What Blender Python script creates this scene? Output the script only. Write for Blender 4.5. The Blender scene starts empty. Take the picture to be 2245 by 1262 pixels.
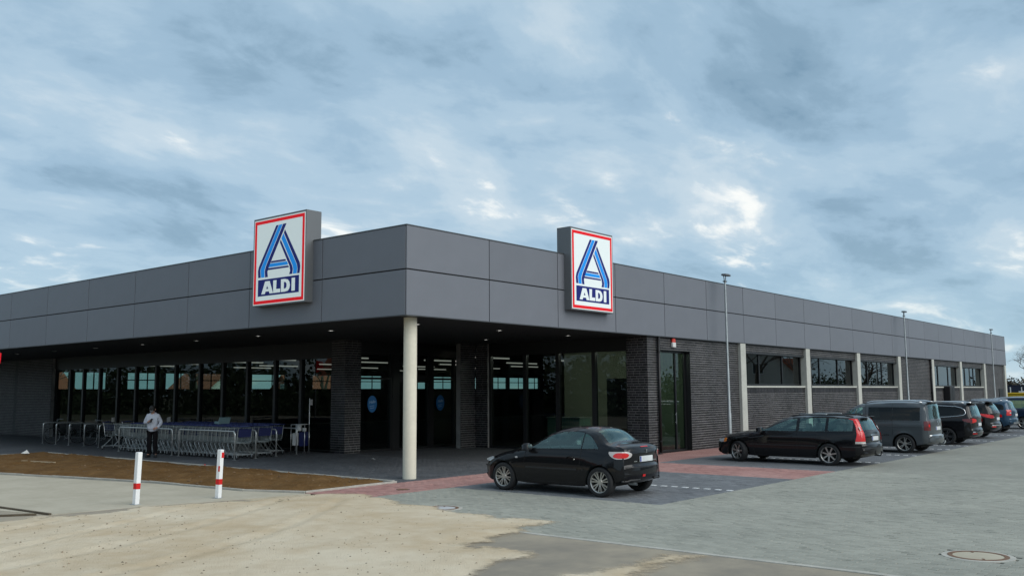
import bpy, math, random
import numpy as np
from mathutils import Vector, Matrix, noise as mnoise
SC = bpy.context.scene
COL = SC.collection
R = math.radians
rng = random.Random(7)

# ---------------------------------------------------------------- camera, sky, sun, exposure
CAM = Vector((-15.282, -15.98, 2.08))
cd = bpy.data.cameras.new('camera')
cam = bpy.data.objects.new('camera', cd)
COL.objects.link(cam)
yaw, pitch, roll = 0.6918, 0.1137, -0.0060
fw = Vector((math.cos(yaw) * math.cos(pitch), math.sin(yaw) * math.cos(pitch), math.sin(pitch)))
rt = Vector((math.sin(yaw), -math.cos(yaw), 0))
up = rt.cross(fw)
rt2 = rt * math.cos(roll) + up * math.sin(roll)
up2 = up * math.cos(roll) - rt * math.sin(roll)
cam.matrix_world = Matrix(((rt2.x, up2.x, -fw.x, CAM.x), (rt2.y, up2.y, -fw.y, CAM.y), (rt2.z, up2.z, -fw.z, CAM.z), (0, 0, 0, 1)))
cd.sensor_fit = 'HORIZONTAL'
cd.sensor_width = 36.0
cd.lens = 36.0 * 2004.0 / 2245.0
cd.clip_start = 0.05
cd.clip_end = 3000
SC.camera = cam

SUN_DIR = Vector((0.06, -0.80, 0.60)).normalized()      # towards the sun behind the cloud
world = bpy.data.worlds.new('World')
SC.world = world
world.use_nodes = True
nt = world.node_tree
nt.nodes.clear()
N, L = nt.nodes.new, nt.links.new


def vmath(t, op, a, b=None):
    n = t.nodes.new('ShaderNodeVectorMath'); n.operation = op
    for i, v in enumerate((a, b)):
        if v is None: continue
        if isinstance(v, (tuple, list)): n.inputs[i].default_value = v
        else: t.links.new(v, n.inputs[i])
    return n.outputs['Value'] if op in ('DOT_PRODUCT', 'LENGTH') else n.outputs[0]


def fmath(t, op, a, b=None, clamp=False):
    n = t.nodes.new('ShaderNodeMath'); n.operation = op; n.use_clamp = clamp
    for i, v in enumerate((a, b)):
        if v is None: continue
        if isinstance(v, (int, float)): n.inputs[i].default_value = v
        else: t.links.new(v, n.inputs[i])
    return n.outputs[0]


def mixc(t, f, a, b, mode='MIX'):
    n = t.nodes.new('ShaderNodeMix'); n.data_type = 'RGBA'; n.blend_type = mode
    for s, v in ((n.inputs[0], f), (n.inputs[6], a), (n.inputs[7], b)):
        if isinstance(v, (int, float)): s.default_value = v
        elif isinstance(v, (tuple, list)): s.default_value = tuple(v) + ((1,) if len(v) == 3 else ())
        else: t.links.new(v, s)
    return n.outputs[2]


def tnoise(t, vec, scale, detail=4, rough=.5, dist=0.0):
    n = t.nodes.new('ShaderNodeTexNoise'); n.inputs['Scale'].default_value = scale
    n.inputs['Detail'].default_value = detail; n.inputs['Roughness'].default_value = rough
    n.inputs['Distortion'].default_value = dist
    if vec is not None: t.links.new(vec, n.inputs['Vector'])
    return n.outputs['Fac']


def sstep(t, v, a, b):
    n = t.nodes.new('ShaderNodeMapRange'); n.interpolation_type = 'SMOOTHSTEP'; n.clamp = True
    n.inputs[1].default_value = a; n.inputs[2].default_value = b
    t.links.new(v, n.inputs[0])
    return n.outputs[0]


SKYLOC = (5.6, -33.8, 0.0)
sky = N('ShaderNodeTexSky')
sky.sky_type = 'NISHITA'
sky.sun_disc = False
sky.sun_elevation = math.asin(SUN_DIR.z)
sky.sun_rotation = math.atan2(SUN_DIR.x, SUN_DIR.y)
sky.air_density = 1.0
sky.dust_density = 1.0
sky.ozone_density = 1.5
tc = N('ShaderNodeTexCoord')
sep = N('ShaderNodeSeparateXYZ'); L(tc.outputs['Generated'], sep.inputs[0])
zz = fmath(nt, 'ADD', fmath(nt, 'MAXIMUM', sep.outputs[2], 0.0), 0.25)
comb = N('ShaderNodeCombineXYZ')
L(fmath(nt, 'DIVIDE', sep.outputs[0], zz), comb.inputs[0])
L(fmath(nt, 'DIVIDE', sep.outputs[1], zz), comb.inputs[1])
mp = N('ShaderNodeMapping')                                # cloud bank drifting across the view, a little drawn out
L(comb.outputs[0], mp.inputs[0])
mp.inputs['Location'].default_value = SKYLOC
mp.inputs['Rotation'].default_value = (0, 0, R(50))
mp.inputs['Scale'].default_value = (1.05, 1.5, 1)
CV = mp.outputs[0]
big = tnoise(nt, CV, 0.9, 2, .45, .3)
mid = tnoise(nt, vmath(nt, 'ADD', CV, (2.7, 9.1, 0)), 1.7, 9, .56, .35)
fine = tnoise(nt, vmath(nt, 'ADD', CV, (5.2, 1.3, 0)), 4.2, 8, .58, .3)
# grey cloud tone from slate to pale, with torn bright gaps
tone = fmath(nt, 'ADD', fmath(nt, 'MULTIPLY', big, .42), fmath(nt, 'ADD', fmath(nt, 'MULTIPLY', mid, .46), fmath(nt, 'MULTIPLY', fine, .20)))
ramp = N('ShaderNodeValToRGB'); L(tone, ramp.inputs[0])
cr = ramp.color_ramp
cr.interpolation = 'EASE'
cr.elements[0].position = .40; cr.elements[0].color = (0.118, 0.198, 0.272, 1)
cr.elements[1].position = .665; cr.elements[1].color = (0.503, 0.544, 0.562, 1)
for pos, c in ((.445, (0.165, 0.253, 0.332)), (.50, (0.223, 0.323, 0.412)), (.55, (0.275, 0.373, 0.454)), (.61, (0.353, 0.433, 0.492))):
    e = cr.elements.new(pos); e.color = c + (1,)
edge = fmath(nt, 'MULTIPLY', sstep(nt, mid, .56, .64), sstep(nt, fine, .47, .60))
cloud = mixc(nt, fmath(nt, 'MULTIPLY', edge, .8), ramp.outputs[0], (.66, .66, .63))
hz = sstep(nt, sep.outputs[2], .17, -.01)                  # low sky pales to blue
cloud = mixc(nt, fmath(nt, 'MULTIPLY', hz, .6), cloud, (.275, .40, .475))
STR = 0.10
cl10 = mixc(nt, 1.0, cloud, (1 / STR,) * 3, 'MULTIPLY')
skymix = mixc(nt, 0.93, sky.outputs[0], cl10)
bg = N('ShaderNodeBackground'); bg.inputs[1].default_value = STR
L(skymix, bg.inputs[0])
wo = N('ShaderNodeOutputWorld'); L(bg.outputs[0], wo.inputs[0])

sd = bpy.data.lights.new('sun', 'SUN')
sd.energy = 1.5
sd.angle = R(60)
sd.color = (1.0, .965, .91)
sun = bpy.data.objects.new('sun', sd)
COL.objects.link(sun)
sun.rotation_euler = SUN_DIR.to_track_quat('Z', 'Y').to_euler()
sun.location = SUN_DIR * 60

SC.view_settings.view_transform = 'Standard'
SC.view_settings.look = 'None'
SC.view_settings.gamma = 1
SC.view_settings.exposure = 0.68
SC.view_settings.use_curve_mapping = False
SC.cycles.max_bounces = 8
SC.cycles.transparent_max_bounces = 24
SC.cycles.caustics_reflective = False
SC.cycles.caustics_refractive = False

# ---------------------------------------------------------------- materials
MATS = {}


def M(name, col, rough=.6, metal=0., var=None, bump=None, spec=None, coat=0., emit=None, isl=0., wpos=False, alpha=None):
    """principled material; var=(scale, amount[, colour2]) mottles it, bump=(scale, strength), isl= per-piece tone spread"""
    if name in MATS: return MATS[name]
    m = bpy.data.materials.new(name); m.use_nodes = True
    t = m.node_tree; b = t.nodes['Principled BSDF']
    b.inputs['Roughness'].default_value = rough
    b.inputs['Metallic'].default_value = metal
    b.inputs['Coat Weight'].default_value = coat
    b.inputs['Coat Roughness'].default_value = .03
    if spec is not None: b.inputs['Specular IOR Level'].default_value = spec
    c4 = tuple(col) + (1,)
    b.inputs['Base Color'].default_value = c4
    src = None
    if var or bump:
        if wpos:
            g = t.nodes.new('ShaderNodeNewGeometry'); vec = g.outputs['Position']
        else:
            g = t.nodes.new('ShaderNodeTexCoord'); vec = g.outputs['Object']
    if var:
        n1 = tnoise(t, vec, var[0], 6, .6)
        n2 = tnoise(t, vec, var[0] * 7.3, 3, .6)
        f = sstep(t, fmath(t, 'ADD', fmath(t, 'MULTIPLY', n1, .7), fmath(t, 'MULTIPLY', n2, .3)), .33, .67)
        a = var[1]
        c2 = var[2] if len(var) > 2 else [min(1, x * (1 + a)) for x in col]
        c1 = [x * (1 - a) for x in col] if len(var) < 3 else col
        src = mixc(t, f, tuple(c1), tuple(c2))
        rr = t.nodes.new('ShaderNodeMapRange'); t.links.new(n1, rr.inputs[0])
        rr.inputs[3].default_value = max(0, rough - .08); rr.inputs[4].default_value = min(1, rough + .08)
        t.links.new(rr.outputs[0], b.inputs['Roughness'])
    if isl:
        g2 = t.nodes.new('ShaderNodeNewGeometry'); oi = t.nodes.new('ShaderNodeObjectInfo')
        r = fmath(t, 'FRACT', fmath(t, 'ADD', g2.outputs['Random Per Island'], fmath(t, 'MULTIPLY', oi.outputs['Random'], 7.13)))
        k = t.nodes.new('ShaderNodeMapRange'); t.links.new(r, k.inputs[0])
        k.inputs[3].default_value = 1 - isl; k.inputs[4].default_value = 1 + isl
        cb = t.nodes.new('ShaderNodeCombineXYZ')
        for i in range(3): t.links.new(k.outputs[0], cb.inputs[i])
        src = mixc(t, 1.0, src if src is not None else c4, cb.outputs[0], 'MULTIPLY')
    if src is not None: t.links.new(src, b.inputs['Base Color'])
    if bump:
        bn = t.nodes.new('ShaderNodeBump'); bn.inputs['Strength'].default_value = bump[1]
        bn.inputs['Distance'].default_value = bump[2] if len(bump) > 2 else .01
        t.links.new(tnoise(t, vec, bump[0], 5, .6), bn.inputs['Height'])
        t.links.new(bn.outputs[0], b.inputs['Normal'])
    if emit:
        b.inputs['Emission Color'].default_value = tuple(emit[0]) + (1,)
        b.inputs['Emission Strength'].default_value = emit[1]
    MATS[name] = m
    return m


def MGLASS(name, tint, refl=1.0, rough=.0, gcol=(.93, .97, .97)):
    if name in MATS: return MATS[name]
    m = bpy.data.materials.new(name); m.use_nodes = True
    t = m.node_tree; t.nodes.clear()
    tr = t.nodes.new('ShaderNodeBsdfTransparent'); tr.inputs[0].default_value = tuple(tint) + (1,)
    gl = t.nodes.new('ShaderNodeBsdfGlossy'); gl.inputs['Roughness'].default_value = rough
    gl.inputs[0].default_value = tuple(gcol) + (1,)
    g = t.nodes.new('ShaderNodeNewGeometry')                # two-sided Schlick fresnel of a thin pane
    c = fmath(t, 'ABSOLUTE', vmath(t, 'DOT_PRODUCT', g.outputs['Normal'], g.outputs['Incoming']))
    fr = fmath(t, 'ADD', fmath(t, 'MULTIPLY', fmath(t, 'POWER', fmath(t, 'SUBTRACT', 1.0, c), 5.0), .92), .075)
    mx = t.nodes.new('ShaderNodeMixShader')
    t.links.new(fmath(t, 'MULTIPLY', fr, refl, True), mx.inputs[0])
    t.links.new(tr.outputs[0], mx.inputs[1]); t.links.new(gl.outputs[0], mx.inputs[2])
    o = t.nodes.new('ShaderNodeOutputMaterial'); t.links.new(mx.outputs[0], o.inputs[0])
    MATS[name] = m
    return m


def MPAVE(name, col, col2, joint, sx=.2, sy=.1):
    """far paving: rows of rectangular blocks, length along world Y"""
    m = bpy.data.materials.new(name); m.use_nodes = True
    t = m.node_tree; b = t.nodes['Principled BSDF']; b.inputs['Roughness'].default_value = .85
    b.inputs['Specular IOR Level'].default_value = .25
    g = t.nodes.new('ShaderNodeNewGeometry')
    mpn = t.nodes.new('ShaderNodeMapping'); t.links.new(g.outputs['Position'], mpn.inputs[0])
    mpn.inputs['Rotation'].default_value = (0, 0, R(90))
    br = t.nodes.new('ShaderNodeTexBrick'); t.links.new(mpn.outputs[0], br.inputs[0])
    br.inputs['Scale'].default_value = 1.0
    br.inputs['Brick Width'].default_value = sx; br.inputs['Row Height'].default_value = sy
    br.inputs['Mortar Size'].default_value = .004; br.inputs['Mortar Smooth'].default_value = .3
    n1 = tnoise(t, g.outputs['Position'], .35, 5, .6); n2 = tnoise(t, g.outputs['Position'], 2.3, 5, .6)
    f = sstep(t, fmath(t, 'ADD', fmath(t, 'MULTIPLY', n1, .6), fmath(t, 'MULTIPLY', n2, .4)), .35, .65)
    cc = mixc(t, f, col, col2)
    dk = mixc(t, 1.0, cc, (.88, .88, .88), 'MULTIPLY')
    t.links.new(cc, br.inputs['Color1']); t.links.new(dk, br.inputs['Color2'])
    br.inputs['Mortar'].default_value = tuple(joint) + (1,)
    t.links.new(br.outputs['Color'], b.inputs['Base Color'])
    bn = t.nodes.new('ShaderNodeBump'); bn.inputs['Strength'].default_value = .5; bn.inputs['Distance'].default_value = .004
    t.links.new(fmath(t, 'SUBTRACT', 1.0, br.outputs['Fac']), bn.inputs['Height']); t.links.new(bn.outputs[0], b.inputs['Normal'])
    MATS[name] = m
    return m


# ---------------------------------------------------------------- object helpers
def link(o, parent=None):
    COL.objects.link(o)
    if parent is not None: o.parent = parent
    return o


def tag(o, label=None, cat=None, group=None, kind=None):
    if label: o['label'] = label
    if cat: o['category'] = cat
    if group: o['group'] = group
    if kind: o['kind'] = kind
    return o


def empty(name, loc=(0, 0, 0), rz=0., label=None, cat=None, group=None):
    o = bpy.data.objects.new(name, None); COL.objects.link(o)
    o.location = loc; o.rotation_euler = (0, 0, rz); o.empty_display_size = .2
    return tag(o, label, cat, group)


class MB:
    def __init__(s): s.v = []; s.f = []; s.mi = []

    def add(s, vs, fs, mi=0):
        b = len(s.v); s.v.extend(vs)
        s.f.extend([tuple(b + i for i in f) for f in fs]); s.mi.extend([mi] * len(fs))
        return s

    def box(s, x0, x1, y0, y1, z0, z1, mi=0):
        vs = [(x, y, z) for z in (z0, z1) for y in (y0, y1) for x in (x0, x1)]
        return s.add(vs, [(0, 2, 3, 1), (4, 5, 7, 6), (0, 1, 5, 4), (2, 6, 7, 3), (0, 4, 6, 2), (1, 3, 7, 5)], mi)

    def cbox(s, x0, x1, y0, y1, z0, z1, c, mi=0):
        """box with all vertical and top edges chamfered by c"""
        def ring(d, z): return [(x0 + d, y0 + c, z) if False else p for p in
            ((x0 + c + d, y0 + d, z), (x1 - c - d, y0 + d, z), (x1 - d, y0 + c + d, z), (x1 - d, y1 - c - d, z),
             (x1 - c - d, y1 - d, z), (x0 + c + d, y1 - d, z), (x0 + d, y1 - c - d, z), (x0 + d, y0 + c + d, z))]
        rs = [ring(0, z0), ring(0, z1 - c), ring(c * .9, z1)]
        vs = [p for r_ in rs for p in r_]
        fs = [tuple(range(7, -1, -1)), tuple(range(16, 24))]
        for k in range(2):
            for i in range(8):
                j = (i + 1) % 8
                fs.append((k * 8 + i, k * 8 + j, k * 8 + 8 + j, k * 8 + 8 + i))
        return s.add(vs, fs, mi)

    def tube(s, pts, r, n=8, mi=0, caps=True, closed=False):
        pts = [Vector(p) for p in pts]; k = len(pts)
        rs = r if isinstance(r, (list, tuple)) else [r] * k
        vs = []; fs = []
        nrm = None
        for i, p in enumerate(pts):
            if closed: d = pts[(i + 1) % k] - pts[i - 1]
            else: d = pts[min(i + 1, k - 1)] - pts[max(i - 1, 0)]
            if d.length < 1e-9: d = Vector((0, 0, 1))
            d.normalize()
            if nrm is None:
                nrm = d.orthogonal().normalized() if abs(d.z) > .99 else Vector((0, 0, 1)).cross(d).normalized()
            nrm = (nrm - d * nrm.dot(d))
            if nrm.length < 1e-6: nrm = d.orthogonal()
            nrm.normalize(); bn = d.cross(nrm)
            for q in range(n):
                a = 2 * math.pi * (q + .5) / n
                vs.append(tuple(p + (nrm * math.cos(a) + bn * math.sin(a)) * rs[i]))
        for i in range(k if closed else k - 1):
            for q in range(n):
                a = i * n + q; b = i * n + (q + 1) % n; c = ((i + 1) % k) * n
                fs.append((a, b, c + (q + 1) % n, c + q))
        if caps and not closed:
            fs.append(tuple(range(n - 1, -1, -1))); fs.append(tuple((k - 1) * n + q for q in range(n)))
        return s.add(vs, fs, mi)

    def lathe(s, prof, n=24, axis='z', c=(0, 0, 0), mi=0):
        vs = []; fs = []; m = len(prof)
        for i in range(n):
            a = 2 * math.pi * i / n
            for r, h in prof:
                x, y = r * math.cos(a), r * math.sin(a)
                p = (x, y, h) if axis == 'z' else ((x, h, y) if axis == 'y' else (h, x, y))
                vs.append((p[0] + c[0], p[1] + c[1], p[2] + c[2]))
        for i in range(n):
            for j in range(m - 1):
                a = i * m + j; b = ((i + 1) % n) * m + j
                fs.append((a, b, b + 1, a + 1) if axis != 'y' else (a, a + 1, b + 1, b))
        return s.add(vs, fs, mi)

    def prism(s, poly, fn0, fn1, mi=0):
        """closed polygon extruded between two mappings of (u,v) to space"""
        n = len(poly); vs = [fn0(*p) for p in poly] + [fn1(*p) for p in poly]
        fs = [tuple(range(n - 1, -1, -1)), tuple(range(n, 2 * n))]
        for i in range(n): fs.append((i, (i + 1) % n, n + (i + 1) % n, n + i))
        return s.add(vs, fs, mi)

    def mesh(s, name, mats, smooth=False, fixn=False):
        me = bpy.data.meshes.new(name); me.from_pydata(s.v, [], s.f)
        for m_ in (mats if isinstance(mats, (list, tuple)) else [mats]): me.materials.append(m_)
        if any(s.mi): me.polygons.foreach_set('material_index', s.mi)
        if smooth: me.polygons.foreach_set('use_smooth', [True] * len(me.polygons))
        me.validate(); me.update()
        if fixn:
            import bmesh
            bm = bmesh.new(); bm.from_mesh(me); bmesh.ops.recalc_face_normals(bm, faces=bm.faces); bm.to_mesh(me); bm.free()
        return me

    def build(s, name, mats, parent=None, smooth=False, angle=None, fixn=False):
        me = s.mesh(name, mats, smooth or angle is not None, fixn)
        if angle is not None: me.set_sharp_from_angle(angle=R(angle))
        return link(bpy.data.objects.new(name, me), parent)


def copy_tree(o, parent=None):
    c = o.copy(); COL.objects.link(c); c.parent = parent
    for ch in list(o.children): copy_tree(ch, c)
    return c


def text_mesh(s, size, bold=0.0, shear=0.0):
    cu = bpy.data.curves.new('lettering', 'FONT'); cu.body = s; cu.size = size; cu.align_x = 'CENTER'; cu.align_y = 'CENTER'
    cu.offset = bold; cu.shear = shear; cu.resolution_u = 3; cu.extrude = .0012
    o = bpy.data.objects.new('lettering', cu); COL.objects.link(o)
    me = bpy.data.meshes.new_from_object(o.evaluated_get(bpy.context.evaluated_depsgraph_get()))
    bpy.data.objects.remove(o); bpy.data.curves.remove(cu)
    return me


def arc(c, r, a0, a1, n, plane):
    out = []
    for i in range(n + 1):
        a = a0 + (a1 - a0) * i / n
        out.append(plane(c[0] + r * math.cos(a), c[1] + r * math.sin(a)))
    return out
# ---------------------------------------------------------------- ground
m_earth = M('earth', (.13, .115, .075), .95, var=(.15, .35, (.10, .115, .05)), bump=(3, .5, .05), wpos=True)
m_asph = M('asphalt', (.215, .193, .160), .9, var=(.28, .12, (.36, .31, .235)), bump=(140, .6, .006), spec=.2, wpos=True)
m_joint = M('joint_sand', (.06, .057, .05), .95)
m_lane = M('lane_block', (.262, .262, .225), .85, var=(.45, .1, (.328, .325, .278)), bump=(120, .25, .003), isl=.09, spec=.25, wpos=True)
m_dark = M('bay_block', (.126, .133, .142), .82, var=(.6, .1, (.167, .174, .182)), bump=(120, .25, .003), isl=.16, spec=.3, wpos=True)
m_red = M('red_block', (.32, .165, .145), .85, var=(.6, .1, (.40, .235, .21)), bump=(120, .25, .003), isl=.15, spec=.25, wpos=True)
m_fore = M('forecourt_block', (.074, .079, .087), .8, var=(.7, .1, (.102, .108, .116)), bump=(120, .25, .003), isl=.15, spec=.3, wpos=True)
m_lane_f = MPAVE('lane_far', (.252, .252, .216), (.316, .312, .267), (.17, .168, .145))
m_dark_f = MPAVE('bay_far', (.12, .127, .135), (.158, .165, .173), (.07, .07, .07))
m_red_f = MPAVE('red_far', (.31, .158, .138), (.385, .222, .198), (.10, .06, .05))
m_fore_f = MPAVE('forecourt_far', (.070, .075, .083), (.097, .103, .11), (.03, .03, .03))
m_conc = M('concrete_slab', (.385, .345, .265), .9, var=(.9, .1, (.47, .425, .335)), bump=(60, .3, .004), spec=.2, wpos=True)
m_kerb = M('kerb_concrete', (.40, .385, .34), .9, var=(3, .15), bump=(80, .4, .004), wpos=True)
m_sand = M('sand', (.545, .425, .28), .97, var=(.35, .1, (.70, .605, .46)), bump=(50, 1.0, .025), spec=.1, wpos=True)
t_ = m_sand.node_tree; b_ = t_.nodes['Principled BSDF']; out_ = next(n for n in t_.nodes if n.type == 'OUTPUT_MATERIAL')   # the drift thins out to single grains at its rim
g_ = t_.nodes.new('ShaderNodeNewGeometry'); sp_ = t_.nodes.new('ShaderNodeSeparateXYZ'); t_.links.new(g_.outputs['Position'], sp_.inputs[0])
th_ = fmath(t_, 'ADD', sp_.outputs[2], fmath(t_, 'MULTIPLY', fmath(t_, 'SUBTRACT', tnoise(t_, g_.outputs['Position'], 9, 6, .7), .5), .022))
mx_ = t_.nodes.new('ShaderNodeMixShader'); tr_ = t_.nodes.new('ShaderNodeBsdfTransparent')
t_.links.new(sstep(t_, th_, .000, .016), mx_.inputs[0]); t_.links.new(tr_.outputs[0], mx_.inputs[1]); t_.links.new(b_.outputs[0], mx_.inputs[2]); t_.links.new(mx_.outputs[0], out_.inputs[0])
m_soil = M('soil', (.108, .056, .019), .98, var=(1.6, .3, (.165, .094, .038)), bump=(16, 1.0, .04), spec=.1, wpos=True)
m_clod = M('clod', (.24, .185, .125), .95, isl=.5)
m_white = M('white_paint', (.78, .79, .78), .5, var=(6, .06))
m_iron = M('rusted_iron', (.16, .085, .045), .75, var=(14, .4), bump=(60, .4, .004))


def sheet(mb, x0, x1, y0, y1, z, mi=0):
    return mb.add([(x0, y0, z), (x1, y0, z), (x1, y1, z), (x0, y1, z)], [(0, 1, 2, 3)], mi)


g = MB(); sheet(g, -600, 900, -600, 900, -.09)
tag(g.build('ground', m_earth), kind='structure')
g = MB(); g.box(-40, -4.42, -60, 60, -.06, -.006)
tag(g.build('road', m_asph), kind='structure')


def blocks(x0, x1, y0, y1, skip=None):
    """rectangles of 20 x 10 cm blocks, length along Y, running bond"""
    out = []
    nx = int(round((x1 - x0) / .1))
    for i in range(nx):
        xa = x0 + (x1 - x0) * i / nx; xb = x0 + (x1 - x0) * (i + 1) / nx
        y = y0 - (.1 if i % 2 else 0)
        while y < y1 - .01:
            a, b = max(y, y0), min(y + .2, y1)
            if b - a > .03 and not (skip and skip((xa + xb) / 2, (a + b) / 2)): out.append((xa + .002, xb - .002, a + .002, b - .002))
            y += .2
    return out


def put_block(mb, q, zt=0.0):
    xa, xb, ya, yb = q; c = .005
    z = zt + rng.gauss(0, .0009); sx, sy = rng.gauss(0, .0011), rng.gauss(0, .0009)
    def Z(x, y, d): return z + sx * (1 if x > (xa + xb) / 2 else -1) + sy * (1 if y > (ya + yb) / 2 else -1) - d
    o = [(xa, ya), (xb, ya), (xb, yb), (xa, yb)]; i = [(xa + c, ya + c), (xb - c, ya + c), (xb - c, yb - c), (xa + c, yb - c)]
    vs = [(x, y, -.018) for x, y in o] + [(x, y, Z(x, y, .003)) for x, y in o] + [(x, y, Z(x, y, 0)) for x, y in i]
    fs = [(8, 9, 10, 11)]
    for k in range(4):
        l = (k + 1) % 4
        fs += [(k, l, 4 + l, 4 + k), (4 + k, 4 + l, 8 + l, 8 + k)]
    mb.add(vs, fs)


def cover_skip(x, y): return (x + 3.04) ** 2 + (y + 4.14) ** 2 < .40 ** 2 or (x + 2.43) ** 2 + (y + 12.94) ** 2 < .43 ** 2


# drive lane: blocks near, textured sheet far
lane = MB()
sheet(lane, -4.32, 9, -16, -7.05, -.012); sheet(lane, -4.32, -.24, -7.05, -1.75, -.012)
sheet(lane, 9, 130, -40, -7.05, -.002, 1); sheet(lane, -4.32, 9, -40, -16, -.002, 1)
lane = tag(lane.build('drive_lane', [m_joint, m_lane_f]), kind='structure')
bl = blocks(-4.32, 9, -16, -7.05, cover_skip) + blocks(-4.32, -.24, -7.05, -1.75, cover_skip)


def seen(q):
    v = Vector(((q[0] + q[1]) / 2, (q[2] + q[3]) / 2, 0)) - CAM
    d = v.dot(fw); return abs(v.dot(rt2) / d) < 1122 / 2004 and abs(v.dot(up2) / d) < 631 / 2004


def sandy(x, y): return y > -7.6 + .5 * (x + 4.2) and x < -2.9
vis = [q for q in bl if seen(q) and q[3] - q[2] > .19 and not sandy(q[0], q[2])]
vis.sort(key=lambda q: (q[0] - CAM.x) ** 2 + (q[2] - CAM.y) ** 2)
near = set(vis[:300])
blk = []
for _ in range(6):
    b_ = MB(); put_block(b_, (-.048, .048, -.098, .098)); blk.append(b_.mesh('paver', m_lane))
far = MB()
for q in bl:
    if q in near:
        o = link(bpy.data.objects.new('paver', rng.choice(blk)), lane); o.location = ((q[0] + q[1]) / 2, (q[2] + q[3]) / 2, 0)
    else: put_block(far, q)
tag(far.build('paver_field', m_lane, lane), kind='stuff')

# parking bays, red bay, walkway, forecourt
REDX = (5.95, 8.60)
bay = MB()
sheet(bay, -.24, 9, -7.05, -1.75, -.012)
sheet(bay, 9, 66, -7.05, -1.75, -.002, 1)
bay = tag(bay.build('parking_bays', [m_joint, m_dark_f]), kind='structure')
b_ = MB()
for q in blocks(-.24, REDX[0], -7.05, -1.75) + blocks(REDX[1], 9, -7.05, -1.75): put_block(b_, q)
tag(b_.build('paver_field', m_dark, bay), kind='stuff')
b_ = MB()
for q in blocks(REDX[0], REDX[1], -7.05, -1.75): put_block(b_, q)
tag(b_.build('red_paver_field', m_red, bay), kind='stuff')
mark = MB(); mark.box(-.05, .05, -.065, .065, -.01, .004); mark = mark.mesh('marking_block', m_white)
for X in (2.79, 12.15, 15.7, 19.6, 22.1, 26.2, 31.9, 37.5):
    y = -6.95
    while y < -2.2:
        o = link(bpy.data.objects.new('marking_block', mark), bay); o.location = (X, y, 0); y += .265

walk = MB(); sheet(walk, -2.92, 9, -1.75, 0, -.012); sheet(walk, 9, 66, -1.75, .2, -.002, 1)
walk = tag(walk.build('walkway', [m_joint, m_red_f]), kind='structure')
b_ = MB()
for q in blocks(-2.92, 9, -1.75, 0): put_block(b_, q)
tag(b_.build('paver_field', m_red, walk), kind='stuff')

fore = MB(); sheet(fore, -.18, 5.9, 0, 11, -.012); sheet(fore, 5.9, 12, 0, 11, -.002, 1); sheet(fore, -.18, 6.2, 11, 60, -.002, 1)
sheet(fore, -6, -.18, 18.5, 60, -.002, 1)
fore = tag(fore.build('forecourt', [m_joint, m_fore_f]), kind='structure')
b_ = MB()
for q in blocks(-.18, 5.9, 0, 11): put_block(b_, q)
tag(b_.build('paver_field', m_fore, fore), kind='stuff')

# concrete footpath slab at the left
sl = MB()
poly = [(-5.05, 30), (-5.0, 10.2), (-3.75, 4.5), (-3.55, 1.5), (-2.95, -.25), (-4.5, .06), (-6.33, .56), (-7.81, .72), (-8.3, 2.6), (-9.5, 9), (-10, 30)]
sl.prism(poly, lambda x, y: (x, y, -.06), lambda x, y: (x, y, .0))
tag(sl.build('footpath', m_conc, fixn=True), kind='structure')


def inpoly(px, py, poly):
    c = np.zeros(px.shape, bool); n = len(poly)
    for i in range(n):
        x0, y0 = poly[i]; x1, y1 = poly[i - 1]
        if y0 == y1: continue
        c ^= ((y0 > py) != (y1 > py)) & (px < (x1 - x0) * (py - y0) / (y1 - y0) + x0)
    return c


def sdist(px, py, poly):
    d = np.full(px.shape, 1e9)
    for i in range(len(poly)):
        a = np.array(poly[i - 1]); b = np.array(poly[i]); e = b - a
        t = np.clip(((px - a[0]) * e[0] + (py - a[1]) * e[1]) / (e @ e), 0, 1)
        d = np.minimum(d, np.hypot(px - a[0] - t * e[0], py - a[1] - t * e[1]))
    return np.where(inpoly(px, py, poly), d, -d)


def vnoise(px, py, s, seed):
    r = np.random.RandomState(seed); T = r.rand(128, 128)
    x, y = px * s + 500, py * s + 500
    xi, yi = np.floor(x).astype(int), np.floor(y).astype(int); fx, fy = x - xi, y - yi
    fx = fx * fx * (3 - 2 * fx); fy = fy * fy * (3 - 2 * fy)
    g_ = lambda a, b: T[a % 128, b % 128]
    return (g_(xi, yi) * (1 - fx) + g_(xi + 1, yi) * fx) * (1 - fy) + (g_(xi, yi + 1) * (1 - fx) + g_(xi + 1, yi + 1) * fx) * fy - .5


def heightfield(name, mat, x0, x1, y0, y1, st, hf, keep=-.05):
    nx, ny = int((x1 - x0) / st), int((y1 - y0) / st)
    gx, gy = np.meshgrid(np.linspace(x0, x1, nx), np.linspace(y0, y1, ny), indexing='ij')
    h = hf(gx, gy)
    ok = h > keep
    idx = -np.ones(h.shape, int)
    q = ok[:-1, :-1] | ok[1:, :-1] | ok[:-1, 1:] | ok[1:, 1:]
    use = np.zeros(h.shape, bool); use[:-1, :-1] |= q; use[1:, :-1] |= q; use[:-1, 1:] |= q; use[1:, 1:] |= q
    idx[use] = np.arange(use.sum())
    vs = np.stack([gx[use], gy[use], np.maximum(h[use], keep - .02)], 1)
    I, J = np.nonzero(q)
    fs = np.stack([idx[I, J], idx[I + 1, J], idx[I + 1, J + 1], idx[I, J + 1]], 1)
    me = bpy.data.meshes.new(name); me.from_pydata(vs.tolist(), [], fs.tolist()); me.materials.append(mat)
    me.polygons.foreach_set('use_smooth', [True] * len(me.polygons)); me.update()
    return link(bpy.data.objects.new(name, me))


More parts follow.
